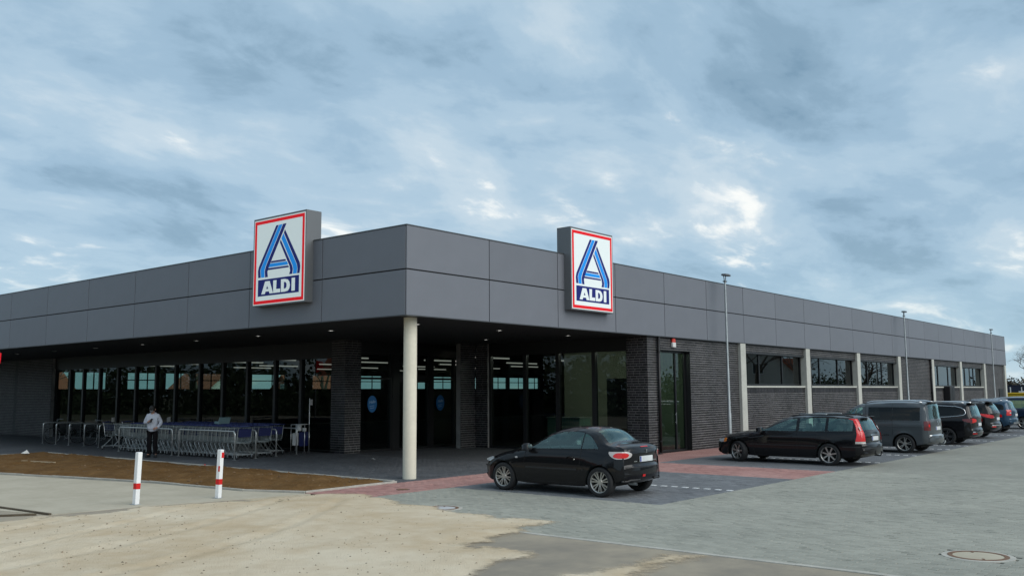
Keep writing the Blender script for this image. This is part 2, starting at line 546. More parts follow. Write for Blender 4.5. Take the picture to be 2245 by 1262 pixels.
SAND1 = [(-16, .9), (-8.7, .62), (-7.86, .66), (-6.4, .42), (-4.55, .03), (-2.75, -.25), (-2.35, -1.2), (-2.5, -2.2), (-2.91, -3.45), (-3.16, -4.7), (-3.35, -5.8), (-3.12, -6.9), (-4.1, -6.87), (-4.3, -7.5),
         (-4.96, -7.38), (-5.65, -7.3), (-5.62, -8.15), (-5.8, -8.55), (-6.6, -8.4), (-7.0, -8.75), (-8.4, -9.6), (-10, -10.6), (-16, -12)]
SAND2 = [(-8.2, -9.9), (-6.65, -9.5), (-6.08, -9.5), (-5.38, -9.58), (-4.72, -9.7), (-4.5, -10.2), (-5.03, -10.26), (-5.61, -10.22), (-6.5, -10.4), (-8.2, -11)]


def sand_h(x, y):
    d1 = sdist(x, y, SAND1); d2 = sdist(x, y, SAND2)
    edge = vnoise(x, y, 1.6, 1) * .28 + vnoise(x, y, 4.5, 2) * .12
    h1 = np.clip((d1 + edge * 1.3) * .045, -.06, .028) + np.where(d1 > .2, np.clip((d1 - .2) * .012, 0, .022), 0)
    h2 = np.clip((d2 + edge * .9) * .03, -.06, .012)
    h = np.maximum(h1, h2)
    rough = vnoise(x, y, 1.1, 12) * .022 + vnoise(x, y, 2.2, 3) * .014 + vnoise(x, y, 7, 4) * .008 + vnoise(x, y, 14, 5) * .006
    track = 0
    for off, wd in ((-1.2, .11), (.35, .11), (-4.4, .13), (-2.8, .13), (3.2, .12)):
        u = y - off - .55 * (x + 7) - .05 * (x + 7) ** 2 * (off < -2)
        track = track - .020 * np.exp(-(u / wd) ** 2) + .010 * np.exp(-((np.abs(u) - wd * 2) / (wd * .7)) ** 2) + .004 * np.sin(x * 42) * np.exp(-(u / wd) ** 2)
    pits = vnoise(x, y, 3.1, 11); track = track - .03 * np.clip(pits - .27, 0, 1)
    track = track * np.clip((d1 - .5) / .6, 0, 1) * .8
    return h + np.where(h > -.01, (rough + track) * np.clip((h + .01) / .02, 0, 1), 0)


tag(heightfield('sand', m_sand, -13.5, -2.3, -10.9, 1.2, .065, sand_h, -.02), kind='structure')
SOIL = [(-.24, .36), (-.26, 6.8), (-.24, 12), (-.32, 18.1), (-2.0, 18.3), (-4.3, 18.0), (-4.9, 10.7), (-3.72, 5.3), (-3.45, 1.1), (-2.85, -.1)]


def soil_h(x, y):
    d = sdist(x, y, SOIL)
    return np.clip(d * .35 - .015, -.06, .05) + np.clip(d * .05, 0, .06) + np.where(d > 0, vnoise(x, y, 1.3, 8) * .09 + vnoise(x, y, 4, 9) * .06 + vnoise(x, y, 11, 10) * .03, 0) * np.clip(d * 3, 0, 1)


tag(heightfield('soil_bed', m_soil, -5.2, -.1, -.4, 18.6, .075, soil_h, -.05), kind='structure')

# kerb stones: edging of the forecourt, of the soil bed and between lane and road
def kerb(name, pts, w, z0, z1, seg, jit=.003):
    k = 0
    root = None
    for (ax, ay), (bx, by) in zip(pts[:-1], pts[1:]):
        a, b = Vector((ax, ay)), Vector((bx, by)); n = max(1, int((b - a).length / seg)); e = (b - a) / n; u = e.normalized(); nn = Vector((-u.y, u.x)) * w / 2
        for i in range(n):
            p, q = a + e * i + u * .003, a + e * (i + 1) - u * .003
            m = MB(); dz = rng.gauss(0, jit); c = .006
            lo = [p - nn, q - nn, q + nn, p + nn]
            hi = [p - nn * .9, q - nn * .9, q + nn * .9, p + nn * .9]
            m.add([(v.x, v.y, z0) for v in lo] + [(v.x, v.y, z1 - c + dz) for v in lo] + [(v.x, v.y, z1 + dz) for v in hi],
                  [(8, 9, 10, 11)] + [f for k_ in range(4) for f in ((k_, (k_ + 1) % 4, 4 + (k_ + 1) % 4, 4 + k_), (4 + k_, 4 + (k_ + 1) % 4, 8 + (k_ + 1) % 4, 8 + k_))])
            o = m.build(name if root is None else 'kerb_stone', m_kerb, root)
            if root is None: root = o
    return tag(root, kind='structure')


kerb('kerb', [(-.22, .15), (-.22, 18.2), (-2.0, 18.42), (-4.4, 18.2)], .08, -.1, .045, 1.0)
kerb('kerb', [(-4.95, 14), (-4.97, 10.6), (-3.72, 4.9), (-3.5, 1.35), (-2.92, -.02), (-.25, .03)], .06, -.1, .040, 1.0)
kerb('kerb', [(-4.37, -30), (-4.37, -6.2)], .09, -.1, .004, 1.0)

# loose clods on the sand
cl = MB()
def clod(mb, x, y, z, r):
    vs = [(0, 0, 1), (0, 0, -.5)] + [(math.cos(a), math.sin(a), .1) for a in (0, 1.26, 2.51, 3.77, 5.03)]
    s_ = [rng.uniform(.6, 1.3) for _ in vs]
    mb.add([(x + v[0] * r * k, y + v[1] * r * k, z + v[2] * r * k * .7) for v, k in zip(vs, s_)],
           [f for i in range(5) for f in ((0, 2 + i, 2 + (i + 1) % 5), (1, 2 + (i + 1) % 5, 2 + i))])
rs_ = np.random.RandomState(3); cx_, cy_ = rs_.uniform(-12.5, -2.6, 5200), rs_.uniform(-9.5, .6, 5200); cz_ = sand_h(cx_, cy_); nz_ = vnoise(cx_, cy_, .8, 21)
for x, y, z in [t for t, k in zip(zip(cx_.tolist(), cy_.tolist(), cz_.tolist()), nz_) if t[2] > .006 and k + .35 * rng.random() > 0][:2100]:
    clod(cl, x, y, z, .004 + .017 * rng.random() ** 5)
tag(cl.build('clods', m_clod), kind='stuff')
tag(bpy.data.objects['clods'], 'small dark clods of earth scattered over the pale sand', 'clods')
cl = MB()
cx_, cy_ = rs_.uniform(-4.7, -.3, 600), rs_.uniform(0, 18, 600)
for x, y, z in zip(cx_.tolist(), cy_.tolist(), soil_h(cx_, cy_).tolist()):
    if z > .02: clod(cl, x, y, z, .012 + .035 * rng.random() ** 3)
tag(cl.build('soil_clods', M('soil_clod', (.15, .09, .045), .97, isl=.35)), 'crumbly brown clods lying on the soil bed', 'clods', kind='stuff')

# round covers
def cover(x, y, r, label, filled):
    e = empty('manhole_cover', (x, y, 0), 0, label, 'manhole cover')
    m = MB(); m.lathe([(r + .09, -.02), (r + .09, .002), (r + .02, .004), (r + .02, -.02)], 40)
    m.build('concrete_ring', m_kerb, e)
    m = MB(); m.lathe([(r + .02, -.02), (r + .02, .008), (r - .035, .008), (r - .035, -.012)], 40)
    m.build('iron_ring', m_iron, e, angle=40)
    m = MB(); m.lathe([(r - .035, -.012), (r - .04, .004), (.0, .006)], 40)
    m.build('lid', filled, e)
    for a in (.5, 3.6):
        m = MB(); m.box(-.03, .03, -.012, .012, .0045, .009); o = m.build('lifting_slot', m_iron, e)
        o.location = ((r - .08) * math.cos(a), (r - .08) * math.sin(a), 0); o.rotation_euler.z = a
cover(-2.43, -12.94, .335, 'round cover with a rusty ring in the grey blocks, lower right corner', m_conc)
cover(-3.04, -4.14, .30, 'round rust-ringed cover at the edge of the sand near the small coupe', M('cover_fill', (.42, .42, .42), .9, var=(4, .12)))
e = empty('drain_cover', (-1.2, -1.2, 0), 0, 'small dark round drain lid in the red block strip', 'drain cover')
m = MB(); m.lathe([(.13, -.02), (.13, .007), (.10, .008), (0, .006)], 24); m.build('lid', m_iron, e)
m = MB(); m.lathe([(.15, -.02), (.15, .004), (.132, .005), (.132, -.01)], 24); m.build('rim', m_joint, e)
# ---------------------------------------------------------------- supermarket
m_panel = M('fascia_panel', (.158, .167, .190), .5, metal=.1, var=(.25, .05), spec=.5, isl=.035, bump=(.9, .12, .03))
m_cap = M('metal_trim', (.09, .095, .10), .4, metal=.5)
m_back = M('shadow_joint', (.012, .012, .013), .8)
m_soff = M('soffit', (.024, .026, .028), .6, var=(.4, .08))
m_brick = M('clinker_brick', (.018, .017, .0195), .55, var=(9, .35), bump=(45, .5, .004), isl=.75, spec=.45)
m_mortar = M('mortar', (.27, .262, .25), .95, var=(.55, .35), bump=(90, .4, .003), wpos=True)
m_frame = M('anthracite_frame', (.014, .0145, .016), .38, metal=.2)
m_colc = M('column_concrete', (.70, .66, .54), .85, var=(1.5, .07), bump=(50, .25, .003), spec=.2)
m_pilc = M('pilaster_concrete', (.46, .465, .42), .85, var=(1.2, .1), bump=(50, .25, .003), spec=.2)
m_glass = MGLASS('shop_glass', (.46, .54, .51), .5)
m_glassd = MGLASS('door_glass', (.42, .62, .50), 1.0)
m_glassw = MGLASS('office_glass', (.22, .25, .24), 1.0)
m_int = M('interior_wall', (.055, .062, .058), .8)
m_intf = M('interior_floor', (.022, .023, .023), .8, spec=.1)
m_strip = M('light_strip', (.9, .9, .85), .5, emit=((1, .96, .88), .2))
m_dl = M('downlight_lens', (.9, .9, .85), .5, emit=((1, .97, .9), 1.6))
m_steel = M('galvanised_steel', (.36, .385, .39), .45, metal=.7, var=(3, .15))
m_black = M('black_metal', (.013, .013, .014), .45, metal=.3)
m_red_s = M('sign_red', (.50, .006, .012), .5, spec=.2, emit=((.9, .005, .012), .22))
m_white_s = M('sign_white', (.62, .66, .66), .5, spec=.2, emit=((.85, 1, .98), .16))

ST = empty('supermarket_building', (0, 0, 0), 0, 'long flat-roofed store with grey panel fascia, dark brick walls and corner canopy', 'building')
ZB, ZM, ZT = 3.9575, 5.0775, 6.178
WR, WL = 3.0609, 3.2571
XE = WR * 21
YE = 3.2056 + WL * 13

# fascia panels
def panel_mesh(w, h):
    m = MB(); c = .004; g_ = .013
    x0, x1, z0, z1 = g_, w - g_, 0, h
    o = [(x0, z0), (x1, z0), (x1, z1), (x0, z1)]; i = [(x0 + c, z0 + c), (x1 - c, z0 + c), (x1 - c, z1 - c), (x0 + c, z1 - c)]
    m.add([(x, .03, z) for x, z in o] + [(x, c, z) for x, z in o] + [(x, 0, z) for x, z in i],
          [(8, 9, 10, 11)] + [f for k in range(4) for f in ((k, (k + 1) % 4, 4 + (k + 1) % 4, 4 + k), (4 + k, 4 + (k + 1) % 4, 8 + (k + 1) % 4, 8 + k))])
    return m.mesh('fascia_panel', m_panel)
rows = ((ZB + .004, ZM - .016), (ZM + .016, ZT - .028))
pm = {}
for k in range(21):
    for z0, z1 in rows:
        key = round(z1 - z0, 4)
        if key not in pm: pm[key] = panel_mesh(WR, z1 - z0)
        o = link(bpy.data.objects.new('fascia_panel', pm[key]), ST); o.location = (k * WR, rng.gauss(0, .0007), z0)
pm = {}
for k in range(14):
    w = WL if k else 3.2056 - .031
    y1 = 3.2056 + WL * k
    for z0, z1 in rows:
        key = (round(z1 - z0, 4), k == 0)
        if key not in pm: pm[key] = panel_mesh(w, z1 - z0)
        o = link(bpy.data.objects.new('fascia_panel', pm[key]), ST); o.location = (rng.gauss(0, .0007), y1, z0); o.rotation_euler.z = -math.pi / 2
m = MB()
m.box(.032, XE - .01, .032, .36, ZB + .01, ZT - .03); m.box(.032, .36, .362, YE - .01, ZB + .01, ZT - .03)
m.build('fascia_backing', m_back, ST)
m = MB()
m.box(-.012, XE + .012, -.012, .40, ZT - .026, ZT); m.box(-.012, .40, .402, YE, ZT - .026, ZT)
m.build('coping', m_cap, ST)
m = MB(); m.box(-.006, XE, -.004, .10, ZB - .016, ZB + .002); m.box(-.004, .10, .101, YE, ZB - .016, ZB + .002)
m.build('drip_edge', m_cap, ST)
m = MB(); m.box(XE, XE + .03, -.004, 30, ZB, ZT - .03); m.build('end_panel', m_panel, ST)
m = MB()                                                     # roof slab, soffit below
m.box(.36, XE, .36, 36.4, ZB + .10, ZB + .45)
m.build('roof', m_back, ST)
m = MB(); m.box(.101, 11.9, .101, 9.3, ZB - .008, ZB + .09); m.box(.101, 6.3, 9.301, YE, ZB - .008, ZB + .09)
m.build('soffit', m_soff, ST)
for x, y in [(2.27, 1.94 + 3.655 * k) for k in range(9)] + [(5.75, 1.94), (9.28, 1.96), (9.1, 5.44)]:
    m = MB(); m.lathe([(.10, ZB - .006), (.105, ZB - .018), (.085, ZB - .02), (.08, ZB - .012)], 20, c=(x, y, 0)); d = m.build('downlight', m_steel, ST)
    m = MB(); m.lathe([(.0805, ZB - .0125), (.0, ZB - .0125)], 20, c=(x, y, 0)); m.build('lens', m_dl, d)
m = MB(); m.lathe([(.166, 0), (.166, ZB - .01)], 40, c=(.63, .5, 0)); col = m.build('column', m_colc, ST, smooth=True)

# brickwork -------------------------------------------------------------
BR = []                                                      # every brick: (frame, u0, u1, z0, z1, wall)
def wallcore(u0, u1, z0, z1, holes):
    us = sorted({u0, u1} | {h[0] for h in holes} | {h[1] for h in holes})
    out = []
    for a, b in zip(us[:-1], us[1:]):
        if b <= u0 or a >= u1: continue
        hs = sorted([(h[2], h[3]) for h in holes if h[0] < (a + b) / 2 < h[1]]); z = z0
        for p, q in hs:
            if p > z: out.append((a, b, z, p))
            z = q
        if z < z1: out.append((a, b, z, z1))
    return out


def brickwall(O, u, n, length, z0, z1, holes=(), thick=.24, ustart=0.0, soldier=False, rib=True):
    O, u, n = Vector(O), Vector(u), Vector(n)
    P = lambda a, d, z: tuple(O + u * a + n * d + Vector((0, 0, z)))
    m = MB()
    for a, b, p, q in wallcore(ustart + .0075, length - .0075, z0, z1, list(holes)):
        vs = [P(x, d, z) for z in (p, q) for d in (-thick, -.007) for x in (a, b)]
        m.add(vs, [(0, 2, 3, 1), (4, 5, 7, 6), (0, 1, 5, 4), (2, 6, 7, 3), (0, 4, 6, 2), (1, 3, 7, 5)])
    w = m.build('wall', m_mortar, ST, fixn=True)
    ch = .0833; k = 0
    if soldier:                                              # course of upright bricks at the top
        a = ustart
        while a < length - .03:
            BR.append((O, u, n, a + .005, min(a + .0783, length) - .002, z1 - .235, z1 - .005, w)); a += .0833
        z1 -= .243
    nz = int(round((z1 - z0) / ch)); ch = (z1 - z0) / nz
    for k in range(nz):
        za, zb = z0 + k * ch + .007, z0 + (k + 1) * ch - .007
        off = rng.choice((0, .0625, .125, .1875))
        blocks_ = [(h[0], h[1]) for h in holes if h[2] < (za + zb) / 2 < h[3]]
        segs = [(ustart, length)]
        for h0, h1 in blocks_:
            segs = [s for a, b in segs for s in ((a, min(b, h0)), (max(a, h1), b)) if s[1] - s[0] > .02]
        for a, b in segs:
            x = math.floor((a + off) / .25) * .25 - off
            while x < b:
                p, q = max(x + .005, a), min(x + .245, b)
                if q - p > .03: BR.append((O, u, n, p, q, za, zb, w))
                x += .25
    return w


XM, NY = (1, 0, 0), (0, -1, 0)
NX, YM = (-1, 0, 0), (0, 1, 0)
BY = .12
DOOR = (12.04, 14.12, 3.50)
brickwall((11.24, BY, 0), XM, NY, 6.82, 0, ZB - .01, [(DOOR[0] - 11.24, DOOR[1] - 11.24, -.1, DOOR[2])])
brickwall((11.24, BY, 0), YM, NX, .83, 0, ZB - .01, ustart=.013, thick=.3)
PIL = [18.25 + 6.53 * k for k in range(8)]
bays = []
for a, b in zip(PIL[:-1], PIL[1:]):
    i = len(bays); bays.append((a + .225, b - .225))
    u0, w = a + .225, b - a - .45
    if i in (3, 6): brickwall((u0, BY, 0), XM, NY, w, 0, ZB - .01)
    else:
        brickwall((u0, BY, 0), XM, NY, w, 0, 2.215, soldier=True)
        brickwall((u0, BY, 0), XM, NY, w, 3.62, ZB - .01)
brickwall((10.41, 7.87, 0), XM, NY, .84, 0, ZB - .01)
brickwall((11.24, 7.24, 0), YM, NX, .617, 0, ZB - .01, thick=.2)
brickwall((5.75, 9.06, 0), XM, NY, .74, 0, ZB - .01, ustart=.013)
brickwall((5.75, 9.06, 0), YM, NX, .76, 0, ZB - .01)
brickwall((5.75, 31.9, 0), YM, NX, 16, 0, ZB - .01)

def brick_size(b):
    O, u, n, p, q, za, zb, w = b
    c = O + u * (p + q) / 2 + Vector((0, 0, (za + zb) / 2)); v = CAM - c
    if v.dot(fw) > 0: return 0
    d = -v
    if abs(d.dot(rt2) / d.dot(fw)) > .56: return 0
    return (q - p) * (zb - za) * max(0, v.normalized().dot(n)) / v.length_squared
near = sorted(range(len(BR)), key=lambda i: -brick_size(BR[i]))[:300]
near = set(near)
cache = {}
stuff = {}
def brick_geo(mb, P, p, q, za, zb):
    c = .003
    o = [(p, za), (q, za), (q, zb), (p, zb)]; i = [(p + c, za + c), (q - c, za + c), (q - c, zb - c), (p + c, zb - c)]
    d = rng.gauss(0, .0012)
    mb.add([P(a, -.012, z) for a, z in o] + [P(a, d - c, z) for a, z in o] + [P(a, d, z) for a, z in i],
           [(8, 9, 10, 11)] + [f for k in range(4) for f in ((k, (k + 1) % 4, 4 + (k + 1) % 4, 4 + k), (4 + k, 4 + (k + 1) % 4, 8 + (k + 1) % 4, 8 + k))])
for i, (O, u, n, p, q, za, zb, w) in enumerate(BR):
    if i in near:
        L_ = round(q - p, 3); H_ = round(zb - za, 4); key = (L_, H_)
        if key not in cache:
            mb = MB(); brick_geo(mb, lambda a, d, z: (a, -d, z), 0, L_, 0, H_); cache[key] = mb.mesh('brick', m_brick)
        o = link(bpy.data.objects.new('brick', cache[key]), w)
        o.location = O + u * p + Vector((0, 0, za))
        if abs(n.x) > .5:                                     # local x runs along -Y for walls facing -X
            o.rotation_euler.z = -math.pi / 2; o.location = O + u * q + Vector((0, 0, za))
    else:
        mb = stuff.setdefault(w.name, (w, MB()))[1]
        brick_geo(mb, lambda a, d, z: tuple(O + u * a + n * d + Vector((0, 0, z))), p, q, za, zb)
for w, mb in stuff.values(): tag(mb.build('brickwork', m_brick, w), kind='stuff')

# concrete pilasters, windows -------------------------------------------
for x in PIL:
    m = MB(); m.cbox(x - .225, x + .225, -.0, .42, 0, ZB - .012, .012); m.build('pilaster', m_pilc, ST)


def framed(name, P, u0, u1, z0, z1, fr, depth, mulls=(), trans=(), glass=None, parent=None):
    """metal frame with panes; P(u, d, z) maps to space, d pointing inwards"""
    m = MB()
    def bx(a, b, p, q, d0=0, d1=depth):
        vs = [P(x, d, z) for z in (p, q) for d in (d0, d1) for x in (a, b)]
        m.add(vs, [(0, 2, 3, 1), (4, 5, 7, 6), (0, 1, 5, 4), (2, 6, 7, 3), (0, 4, 6, 2), (1, 3, 7, 5)])
    bx(u0, u1, z0, z0 + fr); bx(u0, u1, z1 - fr, z1); bx(u0, u0 + fr, z0 + fr, z1 - fr); bx(u1 - fr, u1, z0 + fr, z1 - fr)
    for c in mulls: bx(c - fr / 2, c + fr / 2, z0 + fr, z1 - fr, .002, depth - .002)
    for c in trans: bx(u0 + fr, u1 - fr, c - fr / 2, c + fr / 2, .004, depth - .004)
    w = m.build(name, m_frame, parent or ST, fixn=True)
    us = [u0 + fr] + [x for c in mulls for x in (c - fr / 2, c + fr / 2)] + [u1 - fr]
    zs = [z0 + fr] + [x for c in trans for x in (c - fr / 2, c + fr / 2)] + [z1 - fr]
    for a, b in zip(us[::2], us[1::2]):
        for p, q in zip(zs[::2], zs[1::2]):
            g_ = MB(); d = depth * .5 + rng.gauss(0, .001); t_ = rng.gauss(0, .0015)
            g_.add([P(a, d, p), P(b, d + t_, p), P(b, d + t_, q), P(a, d, q)], [(0, 1, 2, 3)]); g_.build('pane', glass or m_glass, w)
    return w


PR = lambda u, d, z: (u, .27 + d, z)
for i, (a, b) in enumerate(bays):
    if i in (3, 6): continue
    w_ = b - a; r_ = b - .12
    framed('window', PR, a, b, 2.30, 3.62, .07, .08, [a + w_ * .29, a + w_ * .67], [], m_glassw)
    m = MB(); m.box(a, b, .085, .27, 2.221, 2.29); m.build('window_sill', m_pilc, ST)
    m = MB(); m.box(a, b, .10, .268, 3.565, 3.618); m.build('shutter_box', m_frame, ST)
    m = MB(); m.box(a, b, .40, .48, .0, ZB); m.build('blind', M('office_dark', (.03, .032, .03), .8), ST) if i > 8 else None
# tall glazed door beside the pier
PD = lambda u, d, z: (u, .30 + d, z)
dr = framed('glass_door', PD, DOOR[0], DOOR[1], 0.0, DOOR[2], .07, .08, [13.42], [], m_glassd)
m = MB(); m.box(13.32, 13.335, .25, .27, .95, 1.35); m.box(13.31, 13.345, .27, .30, 1.0, 1.03); m.box(13.31, 13.345, .27, .30, 1.27, 1.30); m.build('handle', m_steel, dr)
m = MB()
m.box(DOOR[0] - .004, DOOR[0] + .004, .10, .30, 0, DOOR[2]); m.box(DOOR[1] - .004, DOOR[1] + .004, .10, .30, 0, DOOR[2]); m.box(DOOR[0], DOOR[1], .10, .30, DOOR[2] - .004, DOOR[2] + .02)
m.build('door_reveal', m_frame, ST)
# side glazing of the entrance court
PS = lambda u, d, z: (11.34 + d, u, z)
for a, b in ((.95, 2.39), (2.39, 3.98), (3.98, 5.5), (5.5, 7.24)):
    framed('shop_window', PS, a, b, .0, 3.55, .075, .16)
m = MB(); m.box(11.33, 11.52, .95, 7.24, 3.55, ZB - .01); m.build('header', m_frame, ST)
# entrance front
PE = lambda u, d, z: (u, 9.16 + d, z)
ent = framed('shop_window', PE, 6.49, 8.08, 0, 3.55, .075, .16, [], [2.62])
dra = framed('entrance_door', PE, 8.40, 9.22, .0, 2.55, .07, .06)
drb = framed('entrance_door', PE, 9.224, 10.02, .0, 2.55, .07, .06)
framed('fanlight', PE, 8.40, 10.02, 2.70, 3.55, .06, .16)
framed('shop_window', PE, 10.2, 11.5, 0, 3.55, .075, .16, [], [2.62])
m = MB(); m.box(8.08, 8.40, 9.14, 9.36, 0, 3.55); m.box(10.02, 10.2, 9.14, 9.36, 0, 3.55); m.box(8.40, 10.02, 9.14, 9.36, 2.55, 2.70)
m.box(6.49, 11.5, 9.12, 9.36, 3.55, ZB - .01); m.build('door_surround', m_frame, ST)
# round greeting stickers on the entrance glass
m_blue_st = M('sticker_blue', (.02, .16, .42), .4)
m_lett = M('sticker_lettering', (.30, .50, .70), .5)
for x in (7.10, 10.62):
    m = MB(); n_ = 36
    m.add([(x + .225 * math.cos(2 * math.pi * i / n_), 9.15 - .001, 1.70 + .30 * math.sin(2 * math.pi * i / n_)) for i in range(n_)], [tuple(range(n_))])
    s_ = m.build('sticker', m_blue_st, ST)
    me = text_mesh('Hallo', .14, .004, .25); me.materials.append(m_lett)
    o = link(bpy.data.objects.new('lettering', me), s_); o.location = (x, 9.147, 1.77); o.rotation_euler = (R(90), R(-7), 0)
    for z, w_ in ((1.63, .24), (1.56, .21)):
        m = MB(); a = x - w_ / 2
        while a < x + w_ / 2 - .02:
            b = a + rng.uniform(.02, .045); m.box(a, b, 9.146, 9.148, z - .013 + (a - x) * .12, z + .013 + (a - x) * .12); a = b + .012
        m.build('lettering', m_lett, s_)
# long shop front under the left canopy
PLW = lambda u, d, z: (5.92 + d, u, z)
posts = [9.82, 11.8, 13.4, 15.2, 16.9, 18.6, 20.5, 22.1, 23.85, 25.5, 27.25, 28.9, 30.3, 31.9]
for a, b in zip(posts[:-1], posts[1:]): framed('shop_window', PLW, a, b, 0, 3.42, .07, .16)
m = MB(); m.box(5.90, 6.12, 9.82, 31.9, 3.42, ZB - .01); m.build('header', m_frame, ST)

# inside: floor, ceiling, far walls with a band of windows ----------------
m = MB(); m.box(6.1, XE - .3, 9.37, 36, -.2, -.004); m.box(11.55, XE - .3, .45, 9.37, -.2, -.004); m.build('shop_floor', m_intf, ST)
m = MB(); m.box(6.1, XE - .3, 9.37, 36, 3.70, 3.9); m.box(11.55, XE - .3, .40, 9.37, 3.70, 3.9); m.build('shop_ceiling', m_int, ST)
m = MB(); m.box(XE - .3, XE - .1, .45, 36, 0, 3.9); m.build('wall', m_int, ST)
wins = []; x = 7.0
while x < 52:
    w_ = rng.uniform(1.5, 3.1); wins.append((x, x + w_)); x += w_ + rng.choice((.25, .4, 1.2, 2.2))
m = MB()
for a, b, p, q in wallcore(5.75, XE - .1, 0, 3.95, [(a, b, 2.36, 3.42) for a, b in wins]): m.box(a, b, 36, 36.3, p, q)
m.build('wall', m_int, ST)
PN = lambda u, d, z: (u, 36.1 + d, z)
m_glassn = MGLASS('far_glass', (.42, .58, .53), .6)
for a, b in wins: framed('window', PN, a, b, 2.36, 3.42, .06, .06, [a + (b - a) * .6], [2.95] if rng.random() < .6 else [], m_glassn)
m = MB(); m.box(15.6, 15.8, .45, 6.6, 0, 3.70); m.box(15.6, 40, 6.6, 6.8, 0, 3.7); m.build('partition', M('bakery_wall', (.22, .25, .185), .8), ST)
for k in range(6):
    for j in range(4):
        x, y = 9 + j * 6.2 + (k % 2), 11.6 + k * 4.0
        m = MB(); m.box(x, x + 2.6, y, y + .07, 3.63, 3.69); m.build('ceiling_light', m_strip, ST)
for j in range(3):
    m = MB(); m.box(12.2, 12.27, 1.2 + j * 2, 2.7 + j * 2, 3.63, 3.69); m.build('ceiling_light', M('bakery_light', (.9, .9, .85), .5, emit=((1, .97, .86), 16.0)), ST)
# bakery counter seen through the side glazing
e = empty('counter', (12.6, 4.4, 0), 0, 'pale green counter behind the side glazing above the coupe roof', 'counter')
m = MB(); m.cbox(-.35, .35, -.75, .75, 0, 1.12, .02); m.build('cabinet', M('counter_green', (.10, .20, .15), .5), e)
m = MB(); m.box(-.39, .39, -.79, .79, 1.121, 1.16); m.build('counter_top', M('counter_top', (.16, .20, .17), .3), e)
e = empty('poster_stand', (12.3, 2.0, 0), 0, 'dark advertising panel standing inside the last pane before the pier', 'stand')
m = MB(); m.box(-.04, .04, -.6, .45, .25, 2.55); m.build('panel', M('poster_dark', (.012, .012, .016), .3), e)
m = MB(); m.box(-.2, .2, -.5, .35, 0, .25); m.build('foot', m_black, e)

# trim on the walls
for x, y in ((11.87, .05), (25.09, .05), (38.16, .05), (44.06, .05)):
    m = MB(); m.tube([(x, y, ZB - .02), (x, y, .05)], .05, 12); dp = m.build('downpipe', m_black, ST, smooth=True)
    for z in (.4, 1.9, 3.4):
        m = MB(); m.lathe([(.051, z), (.056, z), (.056, z + .05), (.051, z + .05)], 12, c=(x, y, 0)); m.box(x - .02, x + .02, y + .04, .12, z + .01, z + .04); m.build('bracket', m_black, dp)
e = empty('alarm_siren', (12.92, .115, 3.62), 0, 'small red and white alarm siren on the brick above the glass door', 'alarm')
m = MB(); m.cbox(-.11, .11, -.09, 0, 0, .16, .015); m.build('housing', M('alarm_white', (.62, .62, .6), .5), e)
m = MB(); m.cbox(-.105, .105, -.085, 0, .162, .31, .03); m.build('strobe', M('alarm_red', (.55, .05, .03), .3), e)
e = empty('meter_cabinet', (47.3, .0, 0), 0, 'dark metal cabinet against the brick below the fourth window', 'cabinet')
m = MB(); m.cbox(-.55, .55, -.28, .10, 0, 2.3, .02); m.build('housing', m_black, e); m = MB(); m.box(-.02, .02, -.285, -.281, .1, 2.2); m.build('door_gap', m_back, e)
m = MB(); m.box(61.9, 63.2, .08, .119, 0, 2.15); d = m.build('side_door', m_black, ST); m = MB(); m.box(63.0, 63.05, .04, .08, 1.0, 1.12); m.build('handle', m_steel, d)

# signs ------------------------------------------------------------------
LOGO = {
'white':[(.018,.979),(.985,.979),(.985,.014),(.018,.014)],
'red_out':[(.030,.966),(.972,.966),(.972,.024),(.030,.024)],'red_in':[(.069,.930),(.935,.930),(.935,.060),(.069,.060)],
'L1':[(.443,.888),(.488,.888),(.159,.43),(.149,.403),(.161,.322),(.113,.322),(.105,.396),(.12,.445)],
'L2':[(.497,.888),(.563,.888),(.252,.447),(.23,.396),(.236,.321),(.171,.321),(.157,.397),(.166,.43)],
'L3':[(.575,.89),(.636,.89),(.362,.5),(.306,.417),(.291,.38),(.301,.32),(.249,.32),(.239,.39),(.262,.446)],
'R1':[(.611,.823),(.896,.433),(.907,.394),(.904,.352),(.894,.315),(.853,.316),(.859,.367),(.847,.416),(.591,.789)],
'R2':[(.582,.783),(.84,.415),(.852,.373),(.844,.317),(.776,.317),(.781,.368),(.766,.413),(.546,.729)],
'R3':[(.533,.718),(.757,.41),(.772,.369),(.762,.317),(.708,.318),(.724,.357),(.712,.407),(.519,.689)],
'B1':[(.364,.494),(.63,.492),(.643,.472),(.35,.474)],'B2':[(.337,.467),(.661,.465),(.68,.427),(.311,.427)],'B3':[(.304,.418),(.687,.416),(.7,.397),(.281,.397)],
'box':[(.113,.297),(.889,.297),(.889,.111),(.113,.111)],
'A':[(.184,.132),(.253,.273),(.341,.273),(.411,.132),(.343,.132),(.332,.158),(.264,.158),(.252,.132)],'Ah':[(.279,.187),(.296,.221),(.318,.187)],
'Lt':[(.41,.273),(.473,.273),(.469,.173),(.546,.173),(.546,.132),(.415,.132)],
'D':[(.558,.273),(.632,.273),(.686,.263),(.715,.236),(.727,.2),(.716,.162),(.687,.138),(.633,.132),(.561,.132)],'Dh':[(.617,.24),(.647,.237),(.665,.216),(.665,.186),(.649,.169),(.617,.166)],
'I':[(.757,.273),(.818,.273),(.818,.132),(.757,.132)]}
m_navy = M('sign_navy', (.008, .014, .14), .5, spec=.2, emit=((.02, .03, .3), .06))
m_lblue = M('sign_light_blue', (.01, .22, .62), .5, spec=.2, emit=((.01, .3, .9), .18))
m_sbox = M('sign_box_grey', (.15, .158, .165), .45, metal=.3)


